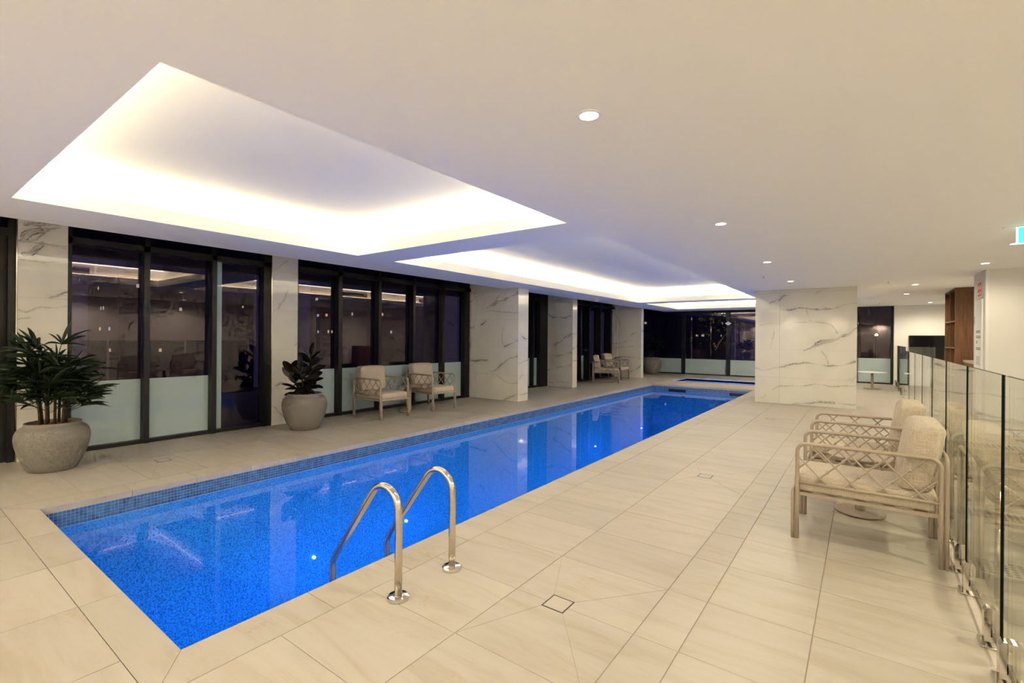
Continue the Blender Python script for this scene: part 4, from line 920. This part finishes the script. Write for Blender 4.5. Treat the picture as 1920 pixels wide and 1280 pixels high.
def palm(o, base_z, Hs, spread, seed, nst, mat='palm', lf=1.0):
    rr = random.Random(seed)
    for s_ in range(nst):
        a = 2 * PI * s_ / nst + rr.uniform(-0.5, 0.5); q = rr.uniform(0.02, 0.13); hgt = Hs * rr.uniform(0.45, 1.0)
        b0 = Vector((q * math.cos(a), q * math.sin(a), base_z - 0.02)); lean = Vector((math.cos(a), math.sin(a), 0)) * rr.uniform(0.02, 0.12)
        pts = [b0 + lean * (t_ ** 1.5) * hgt + Vector((0, 0, hgt * t_)) for t_ in (0, 0.25, 0.5, 0.75, 1)]
        MB().tube(pts, [0.013, 0.012, 0.011, 0.010, 0.007], 7).build('stem', M['stem'], o, smooth=True)
        nf = rr.randint(7, 9)
        for f_ in range(nf):
            t_ = 0.30 + 0.70 * f_ / (nf - 1); p0 = b0 + lean * (t_ ** 1.5) * hgt + Vector((0, 0, hgt * t_))
            az = a + rr.uniform(-2.2, 2.2) + f_ * 2.4; el = rr.uniform(0.3, 1.15) if f_ < nf - 1 else 1.3
            d = Vector((math.cos(az) * math.cos(el), math.sin(az) * math.cos(el), math.sin(el))); pl = rr.uniform(0.10, 0.22) * spread * lf
            p1 = p0 + d * pl; m = MB(); m.tube([p0, p0 + d * pl * 0.5 + Vector((0, 0, 0.01)), p1], 0.0035, 5)
            nl = rr.randint(6, 9); ua = rr.uniform(0, 6.28); up_ = (0.75 * math.cos(ua), 0.75 * math.sin(ua), 0.7)
            for l_ in range(nl):
                fa = (l_ / (nl - 1) - 0.5) * 2.5; hd = Vector((d.x, d.y, 0)).normalized(); sd = Vector((-hd.y, hd.x, 0))
                ld_ = (d * math.cos(fa) + sd * math.sin(fa)); ld_.z = ld_.z * 0.6 + rr.uniform(-0.1, 0.25)
                blade(m, p1, ld_, up_, rr.uniform(0.18, 0.28) * lf, rr.uniform(0.030, 0.046) * lf, rr.uniform(0.35, 0.9), fold=0.3)
            m.build('frond', M[mat], o)
def ficus(o, base_z, Hs, seed):
    rr = random.Random(seed)
    for s_ in range(4):
        a = s_ * 1.7 + 0.4; b0 = Vector((0.05 * math.cos(a), 0.05 * math.sin(a), base_z - 0.02)); ln = Vector((math.cos(a), math.sin(a), 0)) * (0.04, 0.14, 0.16, 0.14)[s_]; hgt = Hs * (1.0, 0.72, 0.6, 0.66)[s_]
        pts = [b0 + ln * t_ + Vector((0, 0, hgt * t_)) for t_ in (0, 0.33, 0.66, 1)]
        MB().tube(pts, [0.014, 0.012, 0.010, 0.006], 7).build('stem', M['stem'], o, smooth=True)
        nl = (20, 15, 13, 14)[s_]
        for k in range(nl):
            t_ = 0.08 + 0.92 * k / (nl - 1); p0 = b0 + ln * t_ + Vector((0, 0, hgt * t_)); az = a + k * 2.4 + rr.uniform(-0.3, 0.3); el = 0.0 + 1.25 * t_ ** 1.6 + rr.uniform(-0.2, 0.25)
            d = Vector((math.cos(az) * math.cos(el), math.sin(az) * math.cos(el), math.sin(el))); ua = rr.uniform(0, 6.28)
            m = MB(); m.tube([p0, p0 + d * 0.035], 0.003, 5); Lf = rr.uniform(0.16, 0.235)
            blade(m, p0 + d * 0.03, d, (0.9 * math.cos(ua), 0.9 * math.sin(ua), 0.7), Lf, Lf * rr.uniform(0.46, 0.56), rr.uniform(0.1, 0.5), seg=7, fold=0.18, tip=1)
            m.build('leaf', M['ficus'], o)
p1 = empty('potted_palm', (-6.545, 1.14, 0), label='leafy green fan palm in a round grey pot nearest the viewer', cat='potted plant'); pot(p1, 0.285, 0.475); palm(p1, 0.46, 0.63, 1.15, 11, 10)
p2 = empty('potted_rubber_plant', (-6.59, 3.845, 0), label='dark burgundy rubber plant in a round grey pot beside the window armchairs', cat='potted plant'); pot(p2, 0.31, 0.52); ficus(p2, 0.50, 0.58, 4)
p3 = empty('potted_shrub', (-6.66, 18.2, 0), label='dim leafy shrub in a round grey pot in the far corner', cat='potted plant'); pot(p3, 0.40, 0.63); palm(p3, 0.60, 0.62, 1.3, 21, 7, lf=1.15)

# ------------------------------------------------------------------ outside the windows
struct(B('floor_terrace', M['concrete'], None, -12.5, -7.45, -6, 24, -0.3, -0.06), 'dark concrete terrace outside the windows')
struct(B('floor_city', M['facade'], None, -300, 300, -150, 320, -31, -30.02), 'dark city ground far below the terrace')
struct(B('floor_garden', M['concrete'], None, -12.5, 6, 19.05, 30, -0.3, -0.06), 'dark garden paving beyond the end window')
struct(B('ceiling_terrace', M['concrete'], None, -10.6, -7.45, -6, 24, 2.66, 2.9), 'grey soffit over the terrace outside')
def tower(x, y, w, d, h, nlit, seed, label):
    o = empty('apartment_tower', (x, y, -30), label=label, cat='building', group='city towers seen through the windows'); rr = random.Random(seed)
    B('body', M['facade'], o, -w / 2, w / 2, -d / 2, d / 2, 0, h)
    me = None
    for k in range(nlit):
        z = 27 + rr.random() * (h - 28); z = round(z / 3.2) * 3.2
        if rr.random() < 0.5: b = (w / 2, w / 2 + 0.1, 0, 0); yy_ = rr.uniform(-d / 2 + 1, d / 2 - 2); bx = (w / 2, w / 2 + 0.08, yy_, yy_ + rr.choice((0.35, 0.6)), z, z + 0.5)
        else: xx = rr.uniform(-w / 2 + 1, w / 2 - 2); bx = (xx, xx + rr.choice((0.35, 0.6)), -d / 2 - 0.08, -d / 2, z, z + 0.5)
        B('lit_window', M['litwin'] if rr.random() < 0.55 else M['litwin2'], o, *bx)
for i, (x, y, w, d, h, n_) in enumerate([(-120, 12, 22, 18, 46, 12), (-95, 30, 16, 16, 40, 10), (-140, 50, 26, 20, 52, 12), (-80, 62, 18, 18, 43, 10), (-70, 100, 20, 20, 50, 10), (-40, 130, 22, 18, 47, 8), (4, 150, 16, 16, 46, 10)]):
    tower(x, y, w, d, h, n_, 31 + i, ['leftmost dim city tower beyond the first window', 'lower dim city tower beside the leftmost one', 'broad dim city tower beyond the window between the pots', 'dim city tower beyond the long window', 'dim city tower toward the end of the long window',
                                   'dim city tower beyond the end window', 'slim dim city tower beyond the far right window'][i])
def street_lamp(x, y, z, mat, label):
    o = empty('street_lamp', (x, y, -6), label=label, cat='street lamp', group='street lamps outside')
    MB().tube([(0, 0, 0), (0, 0, z + 6)], 0.06, 8).build('pole', M['black'], o); MB().lathe([(0.02, z + 6.1), (0.11, z + 6.0), (0.02, z + 5.9)], n=12).build('bulb', M[mat], o)
street_lamp(-24.3, 24.6, 2.1, 'streetbulb', 'orange street lamp seen through the last bay of the long window')
street_lamp(-25.6, 26.0, 0.85, 'whitebulb', 'white low lamp seen through the last bay of the long window')
street_lamp(0.75, 44.0, 1.75, 'streetbulb', 'orange street lamp glowing through the far right window')
gp = empty('garden_tree', (-5.2, 21.3, -0.06), label='spot-lit leafy tree outside the end window', cat='tree')
MB().tube([(0, 0, 0), (0.05, 0, 0.7), (0.3, 0.1, 1.3), (0.7, 0.1, 1.8)], [0.06, 0.05, 0.04, 0.03], 8).build('trunk', M['stem'], gp)
rr = random.Random(3)
for k in range(46):
    c_ = Vector((rr.uniform(-0.9, 1.6), rr.uniform(-0.5, 0.5), rr.uniform(1.1, 2.5))); m = MB()
    for q in range(6):
        a = rr.uniform(0, 6.28); e = rr.uniform(-0.4, 0.9); blade(m, c_, (math.cos(a) * math.cos(e), math.sin(a) * math.cos(e), math.sin(e)), (0, 0, 1), rr.uniform(0.14, 0.24), 0.05, 0.5, tip=1)
    m.build('leaf_cluster', M['garden'], gp)
ld = bpy.data.lights.new('garden_uplight_beam', 'SPOT'); ld.energy = 260; ld.color = (1.0, 0.8, 0.45); ld.spot_size = 1.0; ld.spot_blend = 0.5
lo = bpy.data.objects.new('garden_uplight_beam', ld); C.objects.link(lo); lo.location = (-4.7, 20.5, 0.05); lo.rotation_euler = (math.radians(158), 0, 0)
